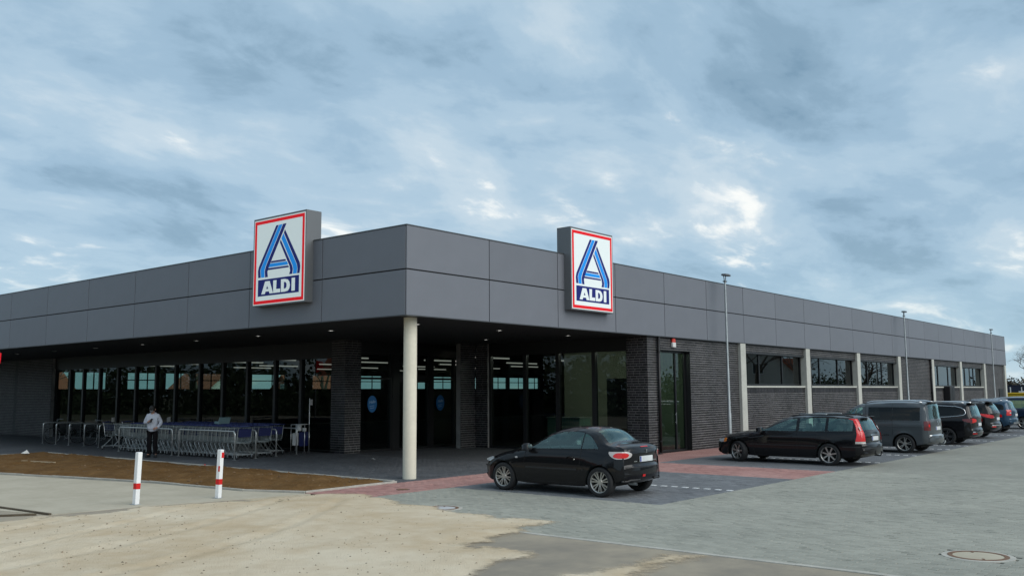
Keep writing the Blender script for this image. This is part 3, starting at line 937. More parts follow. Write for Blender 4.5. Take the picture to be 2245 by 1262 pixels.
def sign(O, u, n, w, h, label):
    O, u, n = Vector(O), Vector(u), Vector(n)
    e = empty('store_sign', O, 0, label, 'sign', 'square store signs on the fascia')
    P = lambda a, d, z: tuple(u * (a * w) + n * d + Vector((0, 0, z * h)))
    def slab(name, keys, d0, d1, mat, parent):
        m = MB()
        for k in keys: m.prism(LOGO[k], lambda a, b: P(a, d0, b), lambda a, b: P(a, d1, b))
        return m.build(name, mat, parent, fixn=True)
    m = MB(); m.prism([(0, 0), (1, 0), (1, 1), (0, 1)], lambda a, b: P(a, -.5, b), lambda a, b: P(a, 0, b))
    m.build('housing', m_sbox, e, fixn=True)
    f = slab('face_panel', ['white'], -.01, .004, m_white_s, e)
    m = MB(); o, i = LOGO['red_out'], LOGO['red_in']
    for k in range(4):
        j = (k + 1) % 4; m.prism([o[k], o[j], i[j], i[k]], lambda a, b: P(a, .003, b), lambda a, b: P(a, .008, b))
    m.build('red_border', m_red_s, f, fixn=True)
    slab('emblem_dark_stripes', ['L1', 'L3', 'R1', 'R3', 'B1', 'B3'], .003, .008, m_navy, f)
    slab('emblem_light_stripes', ['L2', 'R2', 'B2'], .003, .008, m_lblue, f)
    slab('name_field', ['box'], .003, .008, m_navy, f)
    slab('lettering', ['A', 'Lt', 'D', 'I'], .007, .011, m_white_s, f)
    slab('letter_counters', ['Ah', 'Dh'], .010, .013, m_navy, f)
sign((-.25, 5.96, 4.50), (0, -1, 0), (-1, 0, 0), 2.37, 2.48, 'square store sign on the shaded fascia left of the canopy corner')
sign((6.44, -.25, 4.50), (1, 0, 0), (0, -1, 0), 2.24, 2.47, 'square store sign on the brighter fascia right of the canopy corner')

# lamp posts --------------------------------------------------------------
def lamp(x, y, label):
    e = empty('street_lamp', (x, y, 0), 0, label, 'street lamp', 'lamp posts along the store wall')
    m = MB(); m.lathe([(.075, 0), (.075, 1.25), (.062, 1.32), (.052, 2.9), (.046, 2.95), (.036, 6.18), (.0, 6.19)], 16); m.build('post', m_steel, e, angle=50)
    m = MB(); m.tube([(-.05, 0, 6.14), (-.07, 0, 6.26), (-.10, 0, 6.36)], .016, 8); m.tube([(.05, 0, 6.14), (.06, 0, 6.26), (.07, 0, 6.37)], .016, 8); m.box(-.085, .075, -.05, .05, 6.12, 6.16); m.build('bracket', m_cap, e)
    m = MB(); p_ = [(-.17, 0), (-.12, -.09), (.1, -.13), (.36, -.07), (.42, 0), (.36, .07), (.1, .13), (-.12, .09)]
    m.prism(p_, lambda a, b: (a, b, 6.365), lambda a, b: (a * .96, b * .9, 6.42)); m.build('lantern', m_cap, e, fixn=True)
lamp(15.86, -.5, 'slim grey lamp post beside the black estate car')
lamp(37.37, -.5, 'slim lamp post in the middle of the long brick wall')
lamp(57.64, -.5, 'farthest slim lamp post near the end of the store')
# ---------------------------------------------------------------- cars
m_tyre = M('tyre_rubber', (.014, .014, .015), .8, bump=(60, .2, .003))
m_alloy = M('alloy_rim', (.50, .49, .46), .3, metal=.8)
m_alloyd = M('dark_alloy', (.12, .12, .125), .35, metal=.7)
m_plast = M('black_plastic', (.011, .011, .012), .55)
m_under = M('underbody', (.008, .008, .008), .9)
m_cglass = MGLASS('car_glass', (.60, .80, .76), 1.6, gcol=(.72, .95, .93))
m_pglass = MGLASS('privacy_glass', (.035, .04, .04), .4)
m_chrome = M('chrome', (.65, .66, .67), .15, metal=1.0)
m_plate = M('number_plate', (.62, .64, .64), .4, var=(9, .12))
m_eu = M('plate_blue', (.01, .03, .30), .4)
m_lred = M('lamp_red', (.50, .010, .010), .2, coat=.5, emit=((1, .02, .015), .05))
m_lclear = M('lamp_clear', (.50, .46, .44), .15, coat=.6)
m_lamb = M('lamp_amber', (.62, .17, .02), .2, coat=.5)
m_ldark = M('lamp_smoked', (.11, .006, .008), .2, coat=.6)
m_seat = M('seat_cloth', (.035, .035, .038), .9)
m_seatl = M('seat_light', (.16, .165, .16), .8)
m_lens_h = M('headlamp', (.45, .47, .48), .12, coat=.8)


def paint(name, col, metal=0.0, rough=.28): 
    m = M(name, col, rough, metal=metal, coat=.8, spec=.08)
    m.node_tree.nodes['Principled BSDF'].inputs['Coat IOR'].default_value = 1.42
    return m


def pchip(ts, vs, q):
    """monotone cubic interpolation"""
    ts, vs, q = np.asarray(ts, float), np.asarray(vs, float), np.asarray(q, float)
    h = np.diff(ts); d = np.diff(vs) / h; m = np.zeros_like(vs)
    w1, w2 = 2 * h[1:] + h[:-1], h[1:] + 2 * h[:-1]; ok = d[:-1] * d[1:] > 0
    m[1:-1][ok] = ((w1 + w2)[ok]) / (w1[ok] / d[:-1][ok] + w2[ok] / d[1:][ok])
    m[0], m[-1] = d[0], d[-1]
    i = np.clip(np.searchsorted(ts, q) - 1, 0, len(h) - 1); t = np.clip((q - ts[i]) / h[i], 0, 1)
    return (2 * t**3 - 3 * t**2 + 1) * vs[i] + (t**3 - 2 * t**2 + t) * h[i] * m[i] + (-2 * t**3 + 3 * t**2) * vs[i + 1] + (t**3 - t**2) * h[i] * m[i + 1]


class Car:
    """origin on the ground under the rear axle, x forward, y to the left, z up"""
    def __init__(s, spec, loc, th, label):
        s.S = spec
        s.e = empty('parked_car', loc, th, label, 'car', 'cars parked along the store')
        s.paint = spec['paint']; s.W = spec['W']
        s.body()

    # half width of the flank at a side-view point
    def Y(s, x, z):
        S = s.S
        px, pv = zip(*S['plan']); sx, sv = zip(*S['sect'])
        y = s.W * pchip(px, pv, np.clip(x, px[0], px[-1])) * pchip(sx, sv, np.clip(z, sx[0], sx[-1]))
        for xw in (0, S['wb']):
            y = y + S.get('flare', .018) * np.exp(-((np.asarray(x) - xw) / .36) ** 2) * np.exp(-((np.asarray(z) - .58) / .16) ** 2)
        if getattr(s, 'EX', None) is not None:                # the flank rounds into tail and nose
            z_ = np.asarray(z, float)
            for zz_, xx, sg in ((s.rz, s.rx, 1), (s.fz, s.fx, -1)):
                xe = np.interp(z_, zz_, xx); f = np.clip(1 - (np.asarray(x) - xe) * sg / .17, 0, 1)
                y = y * (1 - .085 * f * f)
        return y

    def body(s):
        S = s.S; pr = [list(p) for p in S['prof']]; e = s.e
        pr[0][2] = pr[-1][2] = .04; pr[1][2] *= .75; pr[-2][2] *= .75
        n = len(pr); t = np.concatenate([[0], np.cumsum([math.hypot(pr[i + 1][0] - pr[i][0], pr[i + 1][1] - pr[i][1]) for i in range(n - 1)])])
        q = np.unique(np.round(np.concatenate([np.linspace(0, t[-1], 150), t]), 5))
        X, Z, C = (pchip(t, [p[k] for p in pr], q) for k in (0, 1, 2))
        dx, dz = np.gradient(X), np.gradient(Z); l = np.hypot(dx, dz) + 1e-9; nx, nz = dz / l, -dx / l
        k = np.hanning(15); k /= k.sum(); nx, nz = (np.convolve(np.pad(v, 7, mode='edge'), k, 'valid') for v in (nx, nz)); l = np.hypot(nx, nz); nx, nz = nx / l, nz / l   # outward for a path going front->top->rear
        it = int(np.argmax(Z)); ar = np.arange(len(X))
        for msk, sg in (((ar > it) & (nx < -.6) & (Z > .28) & (Z < S['belt0'] - .02), 1), ((ar < it) & (nx > .6) & (Z > .28) & (Z < .75), -1)):
            if msk.any():                                     # bumper and panel above share one clean corner line
                xt = np.median(X[msk] + sg * C[msk]); C = C.copy(); C[msk] = np.clip(sg * (xt - X[msk]), .05, .32)
        k = np.hanning(9); k /= k.sum(); C = np.convolve(np.pad(C, 4, mode='edge'), k, 'valid')
        s.px, s.pz, s.pc, s.nx, s.nz, s.q, s.t = X, Z, C, nx, nz, q, t
        EX, EZ = X - nx * C, Z - nz * C
        s.EX, s.EZ = EX, EZ
        i0 = int(np.argmax(EZ))
        def smooth_edge(ez, ex):
            o = np.argsort(ez); zg = np.linspace(ez.min(), ez.max(), 90); xg = np.interp(zg, ez[o], ex[o])
            k = np.hanning(19); k /= k.sum(); return zg, np.convolve(np.pad(xg, 9, mode='edge'), k, 'valid')
        s.rz, s.rx = smooth_edge(EZ[i0:], EX[i0:]); s.fz, s.fx = smooth_edge(EZ[:i0 + 1], EX[:i0 + 1])
        gu = S.get('gu', .86)
        us = np.array(sorted({-1, -.985, -.95, -.9, -gu, -.7, -.5, -.25, 0, .25, .5, .7, gu, .9, .95, .985, 1}))
        P_ = S.get('pw', 3.2)
        def rib(i, u):
            f = C[i] * abs(u) ** P_
            return (X[i] - nx[i] * f, float(s.Y(EX[i], EZ[i])) * u, Z[i] - nz[i] * f)
        s.rib = rib
        yy = s.Y(EX, EZ).tolist()
        V = [[(X[i] - nx[i] * C[i] * abs(u) ** P_, yy[i] * u, Z[i] - nz[i] * C[i] * abs(u) ** P_) for u in us] for i in range(len(q))]
        ws0, ws1, rw0, rw1 = S['glass_t']; tt = lambda k: t[int(k)] + (k % 1) * (t[min(int(k) + 1, n - 1)] - t[int(k)])
        wsr, rwr = (tt(ws0), tt(ws1)), (tt(rw0), tt(rw1))
        top, wsc, rwc = MB(), MB(), MB()
        flat = [p for r_ in V for p in r_]; nu = len(us)
        fb, fw_, fr_ = [], [], []
        for i in range(len(q) - 1):
            tm = (q[i] + q[i + 1]) / 2
            for j in range(nu - 1):
                um = abs(us[j] + us[j + 1]) / 2; f = (i * nu + j, i * nu + j + 1, (i + 1) * nu + j + 1, (i + 1) * nu + j)
                if um < gu and wsr[0] < tm < wsr[1]: fw_.append(f)
                elif um < gu and rwr[0] < tm < rwr[1]: fr_.append(f)
                else: fb.append(f)
        # flanks
        zr = S['wr']; xa, xb = EX.min() + .002, EX.max() - .002
        R_ = S.get('arch', zr + .055)
        xs = set(np.linspace(xa, xb, 120).round(4))
        for xw in (0, S['wb']):
            xs |= {round(xw + R_ * math.cos(a), 4) for a in np.linspace(0, math.pi, 25)}
        for w in S['wins']: xs |= {round(k, 4) for k in (w[0], w[1])}
        xs = np.array(sorted(x for x in xs if xa <= x <= xb))
        xs = xs[np.concatenate([[True], np.diff(xs) > .004])]
        def cross(x):
            a, b = EX[:-1], EX[1:]; k = np.nonzero(((a - x) * (b - x) <= 0) & (a != b))[0]
            zs = EZ[k] + (EZ[k + 1] - EZ[k]) * (x - a[k]) / (b[k] - a[k])
            return float(zs.min()), float(zs.max())
        sl = S['sill']; bl = S['belt']; wt = S['wtop']
        side, wincols = [], []
        for x in xs:
            lo, hi = cross(x)
            zb = float(pchip([p[0] for p in sl], [p[1] for p in sl], x))
            if hi - .03 > lo > zb: zb = lo
            for x_end, z_end, sgn in ((EX[0], EZ[0], 1), (EX[-1], EZ[-1], -1)):      # the sill runs up to the bumper's lower corner
                f = max(0, min(1, 1 - (x_end - x) * sgn / .22)); zb = max(zb, zb + (z_end - zb) * f * f * (3 - 2 * f))
            for xw in (0, S['wb']):
                if abs(x - xw) < R_: zb = max(zb, zr + math.sqrt(R_ * R_ - (x - xw) ** 2))
            zb = min(zb, hi - .01)
            z1 = float(pchip([p[0] for p in bl], [p[1] for p in bl], np.clip(x, bl[0][0], bl[-1][0])))
            z2 = float(pchip([p[0] for p in wt], [p[1] for p in wt], np.clip(x, wt[0][0], wt[-1][0])))
            z1 = min(max(z1, zb + .004), hi - .006); z2 = min(max(z2, z1 + .001), hi - .003)
            side.append(list(np.linspace(zb, z1, 9)) + list(np.linspace(z1, z2, 5))[1:] + list(np.linspace(z2, hi, 4))[1:])
        nr = len(side[0])
        base = len(flat); sideF = {}
        wf = {k: [] for k in range(len(S['wins']))}
        for sg in (1, -1):
            b0 = len(flat)
            XA = np.repeat(xs, nr); ZA = np.array(side).ravel(); YA = s.Y(XA, ZA)
            flat.extend(zip(XA.tolist(), (sg * YA).tolist(), ZA.tolist()))
            for i in range(len(xs) - 1):
                xm = (xs[i] + xs[i + 1]) / 2
                for j in range(nr - 1):
                    f = (b0 + i * nr + j, b0 + (i + 1) * nr + j, b0 + (i + 1) * nr + j + 1, b0 + i * nr + j + 1)
                    if sg > 0: f = f[::-1]
                    k = next((k for k, w in enumerate(S['wins']) if w[0] < xm < w[1]), None) if 8 <= j < 12 else None
                    if k is None: fb.append(f)
                    else: wf[k].append((sg, f))
        def sub(name, faces, mat, parent, smooth=True):
            if not faces: return None
            ids = sorted({i for f in faces for i in f}); mp_ = {a: b for b, a in enumerate(ids)}
            m = MB(); m.add([flat[i] for i in ids], [tuple(mp_[i] for i in f) for f in faces])
            return m.build(name, mat, parent, angle=42)
        s.bodyo = sub('body', fb, s.paint, e)
        sub('windscreen', fw_, m_cglass, e); sub('rear_window', fr_, S.get('rglass', m_cglass), e)
        for k, w in enumerate(S['wins']):
            for sg in (1, -1): sub('side_window', [f for g_, f in wf[k] if g_ == sg], w[2] if len(w) > 2 else m_cglass, e)
        # floor pan, wheel housings
        m = MB(); x0, x1 = EX.min() + .34, EX.max() - .3; zf = S.get('floor', .24)
        wi = s.W - .26
        m.box(x0, x1, -wi, wi, zf - .04, zf + .06)
        for xw in (0, S['wb']):
            for sg in (1, -1):
                pts = [(xw + R_ * math.cos(a), zr + R_ * math.sin(a)) for a in np.linspace(-.12, math.pi + .12, 16)]
                for y0, y1 in ((sg * (wi - .05), sg * (s.W - .055)),):
                    b = len(m.v); m.v += [(p[0], y0, p[1]) for p in pts] + [(p[0], y1, p[1]) for p in pts]
                    for i in range(15): m.f.append((b + i, b + i + 1, b + 17 + i, b + 16 + i)); m.mi.append(0)
                    m.f.append(tuple(b + i for i in range(16))); m.mi.append(0)
        m.build('underbody', m_under, e)
        # door sills strip the light, dashboard and seats inside
        m = MB(); xd = S['dash']; zb_ = S['belt0']
        m.box(xd - .1, xd + .38, -s.W + .16, s.W - .16, zf + .05, zb_ - .03); m.build('dashboard', m_seat, e)
        for xsx in S['seats']:
            for y in (-.36, .36):
                m = MB(); m.cbox(xsx - .05, xsx + .45, y - .24, y + .24, zf + .06, zf + .33, .05)
                for k in range(4):
                    a, b = k / 4, (k + 1) / 4
                m.add([(xsx - .02 - .20 * k + d, y + yy_ * (.24 - .03 * k), zf + .28 + (zb_ - zf - .2) * k) for k in (0, 1) for yy_ in (-1, 1) for d in (0, .12)],
                      [(0, 1, 3, 2), (4, 6, 7, 5), (0, 4, 5, 1), (2, 3, 7, 6), (0, 2, 6, 4), (1, 5, 7, 3)])
                m.cbox(xsx - .25, xsx - .14, y - .13, y + .13, zb_ + .06, zb_ + .23, .03); m.build('seat', S.get('seatm', m_seat), e)
        m = MB(); c = (xd - .16, .36, zb_ + .0)
        m.tube([(c[0] + .09 * math.sin(a), c[1] + .18 * math.cos(a), c[2] + .17 * math.sin(a)) for a in np.linspace(0, 2 * math.pi, 20, endpoint=False)], .016, 6, closed=True)
        m.build('steering_wheel', m_plast, e)
        # wheels
        s.wheels()
        s.mirrors()

    def wheels(s):
        S = s.S; r = S['wr']; rr = S.get('rim', r * .68)
        st = S.get('steer', 0)
        tm = MB(); w = .10
        tm.lathe([(rr - .01, -w * .8), (rr + .015, -w), (r - .03, -w), (r - .008, -w * .82), (r, -w * .5), (r, w * .5), (r - .008, w * .82), (r - .03, w), (rr + .015, w), (rr - .01, w * .8)], 36, 'y')
        tm = tm.mesh('tyre', m_tyre, True)
        rm = MB()
        rm.lathe([(rr - .012, -.02), (rr - .012, .078), (rr + .004, .092), (rr + .012, .088), (rr + .012, .07)], 36, 'y')
        rm.lathe([(.0, .070), (.05, .070), (.062, .055), (.06, .02)], 16, 'y')
        ns, dbl = S.get('spokes', (7, True))
        for k in range(ns):
            a0 = 2 * math.pi * k / ns + .2
            for da, hw in (((-.17, .011), (.17, .011)) if dbl else ((0, .018),)):
                p = []
                for rad, yv, wd, dd in ((.05, .066, hw * .9, da * .8), ((rr) * .55, .074, hw, da * .95), (rr - .01, .080, hw * 1.15, da)):
                    a = a0 + dd; cx, cz = rad * math.cos(a), rad * math.sin(a); tx, tz = -math.sin(a) * wd, math.cos(a) * wd
                    p.append([(cx + tx, yv, cz + tz), (cx - tx, yv, cz - tz), (cx - tx * 1.2, yv - .03, cz - tz * 1.2), (cx + tx * 1.2, yv - .03, cz + tz * 1.2)])
                vs = [v for q_ in p for v in q_]
                rm.add(vs, [f for i in range(2) for f in [(i * 4 + k_, i * 4 + (k_ + 1) % 4, i * 4 + 4 + (k_ + 1) % 4, i * 4 + 4 + k_) for k_ in range(4)]])
        rm = rm.mesh('rim', S.get('rimm', m_alloy), True, fixn=True); rm.set_sharp_from_angle(angle=R(35))
        hb = MB(); hb.lathe([(.0, .03), (rr * .62, .03), (rr * .62, .0), (rr - .012, -.01), (rr - .012, -.06), (0, -.06)], 28, 'y'); hb = hb.mesh('wheel', m_under, False)
        for xw in (0, S['wb']):
            for sg in (1, -1):
                h = link(bpy.data.objects.new('wheel', hb), s.e); h.location = (xw, sg * (S.get('track', s.W - .135)), r)
                h.rotation_euler.z = (0 if sg > 0 else math.pi) + (st if xw else 0)
                link(bpy.data.objects.new('tyre', tm), h); o = link(bpy.data.objects.new('rim', rm), h); o.rotation_euler.y = rng.uniform(0, 6)

    def mirrors(s):
        S = s.S; x, z = S['mirror']
        for sg in (1, -1):
            y = float(s.Y(x, z)); m = MB()
            m.cbox(x - .07, x + .10, *(sorted((sg * (y + .04), sg * (y + .22)))), z - .03, z + .12, .035)
            o = m.build('door_mirror', s.paint, s.e, angle=50)
            m = MB(); m.box(x - .03, x + .05, *(sorted((sg * (y - .04), sg * (y + .06)))), z - .02, z + .03); m.build('mirror_arm', m_plast, o)
            m = MB(); m.box(x - .075, x - .071, *(sorted((sg * (y + .06), sg * (y + .20)))), z - .005, z + .10); m.build('mirror_glass', m_chrome, o)

    # strips and patches on the flank / tail
    def line(s, pts, r=.004, mat=None, name='panel_gap', sides=(1, -1), off=.0):
        pts2 = []
        for (a, b), (c, d) in zip(pts[:-1], pts[1:]):
            k = max(1, int(math.hypot(c - a, d - b) / .06)); pts2 += [(a + (c - a) * i / k, b + (d - b) * i / k) for i in range(k)]
        pts2.append(pts[-1])
        for sg in sides:
            m = MB(); yl = s.Y(np.array([p[0] for p in pts2]), np.array([p[1] for p in pts2])); m.tube([(p[0], sg * (float(y) + off), p[1]) for p, y in zip(pts2, yl)], r, 6); m.build(name, mat or m_under, s.e, smooth=True)

    def flank(s, name, xs, zlo, zhi, mat, off=.006, sides=(1, -1), nz=5, parent=None):
        """patch of given upper and lower edge lying on the flank"""
        for sg in sides:
            m = MB(); vs = []
            for x, a, b in zip(xs, zlo, zhi):
                zl = np.linspace(a, b, nz); vs += [(x, sg * (float(y) + off), float(z)) for y, z in zip(s.Y(np.full(nz, x), zl), zl)]
            fs = [(i * nz + j, (i + 1) * nz + j, (i + 1) * nz + j + 1, i * nz + j + 1) for i in range(len(xs) - 1) for j in range(nz - 1)]
            m.add(vs, [f[::-1] for f in fs] if sg > 0 else fs); m.build(name, mat, parent or s.e, smooth=True)

    def tail_x(s, y, z):
        """x of the rear skin at lateral y and height z"""
        i0 = int(np.argmax(s.pz)); zz_, xx, cc, ex, ez = s.pz[i0:], s.px[i0:], s.pc[i0:], s.EX[i0:], s.EZ[i0:]
        k = int(np.argmin(np.abs(zz_ - z)))
        f = np.interp(-z, -zz_, np.arange(len(zz_))) if np.all(np.diff(zz_) <= 0) else k
        x = np.interp(f, np.arange(len(xx)), xx); c = np.interp(f, np.arange(len(xx)), cc)
        yw = float(s.Y(np.interp(f, np.arange(len(xx)), ex), z))
        return float(x + c * min(1, abs(y) / yw) ** s.S.get('pw', 3.2))

    def tail(s, name, ys, zlo, zhi, mat, off=.006, nz=5, parent=None, mirror=True):
        out = []
        for sg in ((1, -1) if mirror else (1,)):
            m = MB(); vs = []
            for y, a, b in zip(ys, zlo, zhi):
                for z in np.linspace(a, b, nz): vs.append((s.tail_x(y, z) - off, sg * y, z))
            fs = [(i * nz + j, (i + 1) * nz + j, (i + 1) * nz + j + 1, i * nz + j + 1) for i in range(len(ys) - 1) for j in range(nz - 1)]
            m.add(vs, fs); out.append(m.build(name, mat, parent or s.e, smooth=True))
        return out

    def corner_lamp(s, name, z0, z1, wt, ws, mat, off=.012, n=14):
        i0 = int(np.argmax(s.pz)); ez, ex = s.EZ[i0:], s.EX[i0:]
        for sg in (1, -1):
            m = MB(); vs = []; k = 9
            for z in np.linspace(z0, z1, n):
                xe = float(np.interp(-z, -ez, ex)); ye = float(s.Y(xe, z)); a, b = (f(z) if callable(f) else f for f in (wt, ws))
                for t_ in (1, .66, .33, .1): vs.append((s.tail_x(ye - a * t_, z) - off, sg * (ye - a * t_), z))
                vs.append((xe - off * .8, sg * (ye + off * .8), z))
                for t_ in (.1, .33, .66, 1): vs.append((xe + b * t_, sg * (float(s.Y(xe + b * t_, z)) + off), z))
            m.add(vs, [(i * k + j, (i + 1) * k + j, (i + 1) * k + j + 1, i * k + j + 1) for i in range(n - 1) for j in range(k - 1)]); m.build(name, mat, s.e, smooth=True)

    def plate(s, z, w=.52, h=.11, tilt=0.0, y0=0.0):
        x = s.tail_x(y0, z) - .014
        m = MB(); m.box(x - .004, x + .012, y0 - w / 2, y0 + w / 2, z - h / 2, z + h / 2); p_ = m.build('number_plate', m_plate, s.e)
        m = MB(); m.box(x - .007, x - .0045, y0 + w / 2 - .045, y0 + w / 2 - .004, z - h / 2 + .004, z + h / 2 - .004); m.build('plate_band', m_eu, p_)

    def rails(s, x0, x1, z0, z1, y, mat, r=.022, arch=.05):
        for sg in (1, -1):
            xs = np.linspace(x0, x1, 14); pts = []
            for x in xs:
                f = (x - x0) / (x1 - x0); lift = arch * min(1, min(f, 1 - f) * 6); zz_ = float(np.interp(x, s.px[::-1][np.argsort(s.px[::-1])], s.pz[::-1][np.argsort(s.px[::-1])])) if False else z0 + (z1 - z0) * f
                pts.append((x, sg * y, zz_ + lift))
            m = MB(); m.tube(pts, r, 8); m.build('roof_rail', mat, s.e, smooth=True)


BLACK = paint('paint_black', (.0055, .0055, .007))
BLACK2 = paint('paint_black_brown', (.007, .0065, .0065))
GREY = paint('paint_grey', (.078, .087, .094), .3)
BLUE = paint('paint_blue', (.022, .055, .095), .35)
NAVY = paint('paint_navy', (.010, .020, .045), .2)

# --- small coupe with folding roof
c206 = dict(paint=BLACK, W=.835, wb=2.442, wr=.298, arch=.335, rim=.205, spokes=(7, True), track=.735, mirror=(1.72, .90), belt0=.93, dash=1.55, seats=(.75,), flare=.022, seatm=M('coupe_seat', (.03, .03, .033), .8),
  prof=[(3.02,.19,.16),(3.13,.22,.20),(3.20,.34,.22),(3.21,.47,.22),(3.16,.60,.20),(3.02,.695,.14),(2.7,.80,.10),(2.3,.895,.085),(1.98,.96,.08),(1.9,.985,.08),(1.30,1.29,.085),(1.12,1.335,.085),(.82,1.370,.085),(.52,1.372,.085),(.28,1.342,.09),(.16,1.305,.09),(-.13,1.09,.07),(-.20,1.06,.055),(-.42,1.035,.05),(-.55,.985,.08),(-.605,.85,.15),(-.585,.66,.17),(-.64,.60,.18),(-.65,.45,.18),(-.60,.33,.15),(-.48,.27,.12)],
  glass_t=(9.1, 10.0, 14.6, 16.05), gu=.84,
  plan=[(-.65,.87),(-.45,.945),(0,.99),(.6,1),(1.8,1),(2.4,.985),(2.8,.93),(3.05,.85),(3.21,.78)],
  sect=[(.18,.93),(.30,.965),(.50,1.0),(.68,.995),(.82,.975),(.93,.935),(1.0,.885),(1.15,.80),(1.3,.685),(1.37,.60)],
  sill=[(-.65,.33),(-.4,.30),(.3,.205),(.6,.19),(1.8,.19),(2.1,.21),(2.8,.2),(3.2,.22)],
  belt=[(-.4,.97),(0,.945),(.4,.935),(1.2,.915),(1.95,.90)], wtop=[(.05,.955),(.14,1.05),(.26,1.165),(.42,1.235),(.62,1.27),(.95,1.265),(1.2,1.20),(1.5,1.06),(1.78,.915),(1.95,.90)],
  wins=[(.06,.435),(.462,1.82)])
car = Car(c206, (.879, -5.474, 0), R(91.6), 'small black two-door coupe parked nearest, in front of the entrance court')
car.line([(.43,.93),(.46,.70),(.48,.45),(.56,.27),(.75,.245),(1.7,.245),(1.86,.35),(1.88,.62),(1.84,.87)])
car.line([(.06,.945),(.9,.925),(1.8,.905)], .006, m_plast, 'window_seal', off=.003)
car.flank('rubbing_strip', np.linspace(.53, 1.83, 10), [.508]*10, [.545]*10, m_plast, .010)
car.flank('rubbing_strip', np.linspace(.375, .41, 3), [.508]*3, [.545]*3, m_plast, .010)
car.line([(.62,.755),(.69,.785),(.76,.775),(.79,.745)], .014, BLACK, 'door_handle', off=.012)
for sg in (1,):
    m = MB(); m.lathe([(.0,.004),(.014,.003),(.018,-.004)], 12, 'y', (.60, float(car.Y(.60,.725)), .725)); m.build('door_lock', m_chrome, car.e)
car.flank('side_repeater', np.linspace(2.03, 2.11, 4), [.715,.70,.70,.712], [.722,.737,.737,.726], m_lclear, .012)
ell = lambda z, c0, h_: math.sqrt(max(.02, 1 - ((z - c0) / h_) ** 2))
car.corner_lamp('tail_lamp', .757, .903, lambda z: .21 * ell(z, .83, .075), lambda z: .06 + .24 * ell(z, .855, .1) * (.45 + .55 * (z - .757) / .146), m_lclear, .010, 12)
car.corner_lamp('tail_lamp_lens', .775, .88, lambda z: .13 * ell(z, .825, .055), lambda z: .03 + .12 * ell(z, .83, .055), m_lred, .015, 10)
car.plate(.745, .50, .11)
car.tail('third_brake_lamp', np.linspace(-.14, .14, 7), [.978]*7, [.992]*7, m_lred, .012, 2, mirror=False)
m = MB(); x_ = car.tail_x(0, .89) - .012
for p_ in ([(-.012,.0),(.012,.0),(.02,.045),(-.008,.05)], [(-.012,0),(-.032,-.03),(-.02,-.032),(0,-.004)], [(.012,0),(.03,-.03),(.018,-.033),(0,-.004)], [(.016,.04),(.034,.035),(.036,.022),(.018,.022)]):
    m.prism([(a, b) for a, b in p_], lambda a, b: (x_, -a, .885 + b), lambda a, b: (x_ - .006, -a, .885 + b))
m.build('emblem', m_chrome, car.e, fixn=True)
for y0, w_ in ((.38, .12), (-.38, .14)):
    m = MB(); x_ = car.tail_x(abs(y0), .70) - .008; m.box(x_ - .003, x_ + .003, y0 - w_ / 2, y0 + w_ / 2, .695, .712); m.build('badge', m_chrome, car.e)
car.tail('bumper_strip', np.linspace(.0, .66, 10), [.585]*10, [.60]*10, m_plast, .008, 2)
car.tail('fog_lamp', np.linspace(.13, .23, 5), [.40]*5, [.445]*5, m_lred, .012, 3, mirror=False)
for sg in (1, -1):
    m = MB(); pts = [(car.tail_x(y, .34) - .012, sg * y, .34 - .02 * (y > .6)) for y in np.linspace(.28, .74, 8)]; m.tube(pts, .024, 8); m.build('bumper_lip', m_plast, car.e, smooth=True)
m = MB(); m.tube([(-.45, .42, .27), (-.63, .42, .265)], .028, 12, caps=False); m.build('exhaust_pipe', m_steel, car.e, smooth=True)
car.flank('headlamp', np.linspace(2.78, 3.03, 6), [.665,.625,.60,.60,.605,.62], [.70,.70,.69,.675,.66,.64], m_lens_h, .006)
car.flank('bumper_strip', np.linspace(2.82, 3.06, 6), [.50]*6, [.53]*6, m_plast, .008)

# --- black estate
cv70 = dict(paint=BLACK, W=.905, wb=2.755, wr=.318, arch=.365, rim=.225, spokes=(7, False), track=.80, mirror=(1.98, .95), belt0=.95, dash=1.8, seats=(.95, .05), steer=R(-24), seatm=m_seatl, flare=.012,
  prof=[(3.50,.20,.20),(3.60,.23,.26),(3.67,.36,.30),(3.68,.50,.30),(3.64,.63,.28),(3.52,.73,.20),(3.2,.835,.12),(2.7,.93,.10),(2.3,.985,.085),(2.2,1.005,.08),(1.42,1.36,.075),(1.2,1.41,.075),(.8,1.445,.075),(.2,1.455,.075),(-.4,1.435,.075),(-.66,1.405,.08),(-.73,1.375,.09),(-.93,1.03,.10),(-.965,.96,.10),(-.985,.80,.11),(-.985,.67,.12),(-1.05,.62,.16),(-1.07,.45,.18),(-1.03,.33,.18),(-.85,.25,.15)],
  glass_t=(9.1, 10.05, 16.2, 17.1), gu=.86,
  plan=[(-1.07,.86),(-.85,.925),(-.3,.985),(.4,1),(2.2,1),(2.8,.985),(3.2,.93),(3.5,.84),(3.68,.76)],
  sect=[(.18,.93),(.32,.975),(.52,1.0),(.72,1.0),(.88,.98),(.95,.955),(1.02,.915),(1.2,.835),(1.38,.745),(1.46,.69)],
  sill=[(-1.07,.36),(-.7,.28),(-.3,.23),(.4,.20),(2.2,.20),(2.5,.22),(3.1,.20),(3.68,.24)],
  belt=[(-.95,1.0),(-.4,.985),(.6,.965),(1.6,.955),(2.2,.965)], wtop=[(-.80,1.31),(-.5,1.335),(.2,1.36),(.8,1.345),(1.15,1.30),(1.5,1.17),(1.85,1.02),(2.1,.968),(2.2,.966)],
  wins=[(-.66,.02),(.10,.86),(.95,2.02)])
car = Car(cv70, (11.184, -6.257, 0), R(89.1), 'long black estate car with tall red tail lamps on the red bay edge')
car.e.scale.z = .965
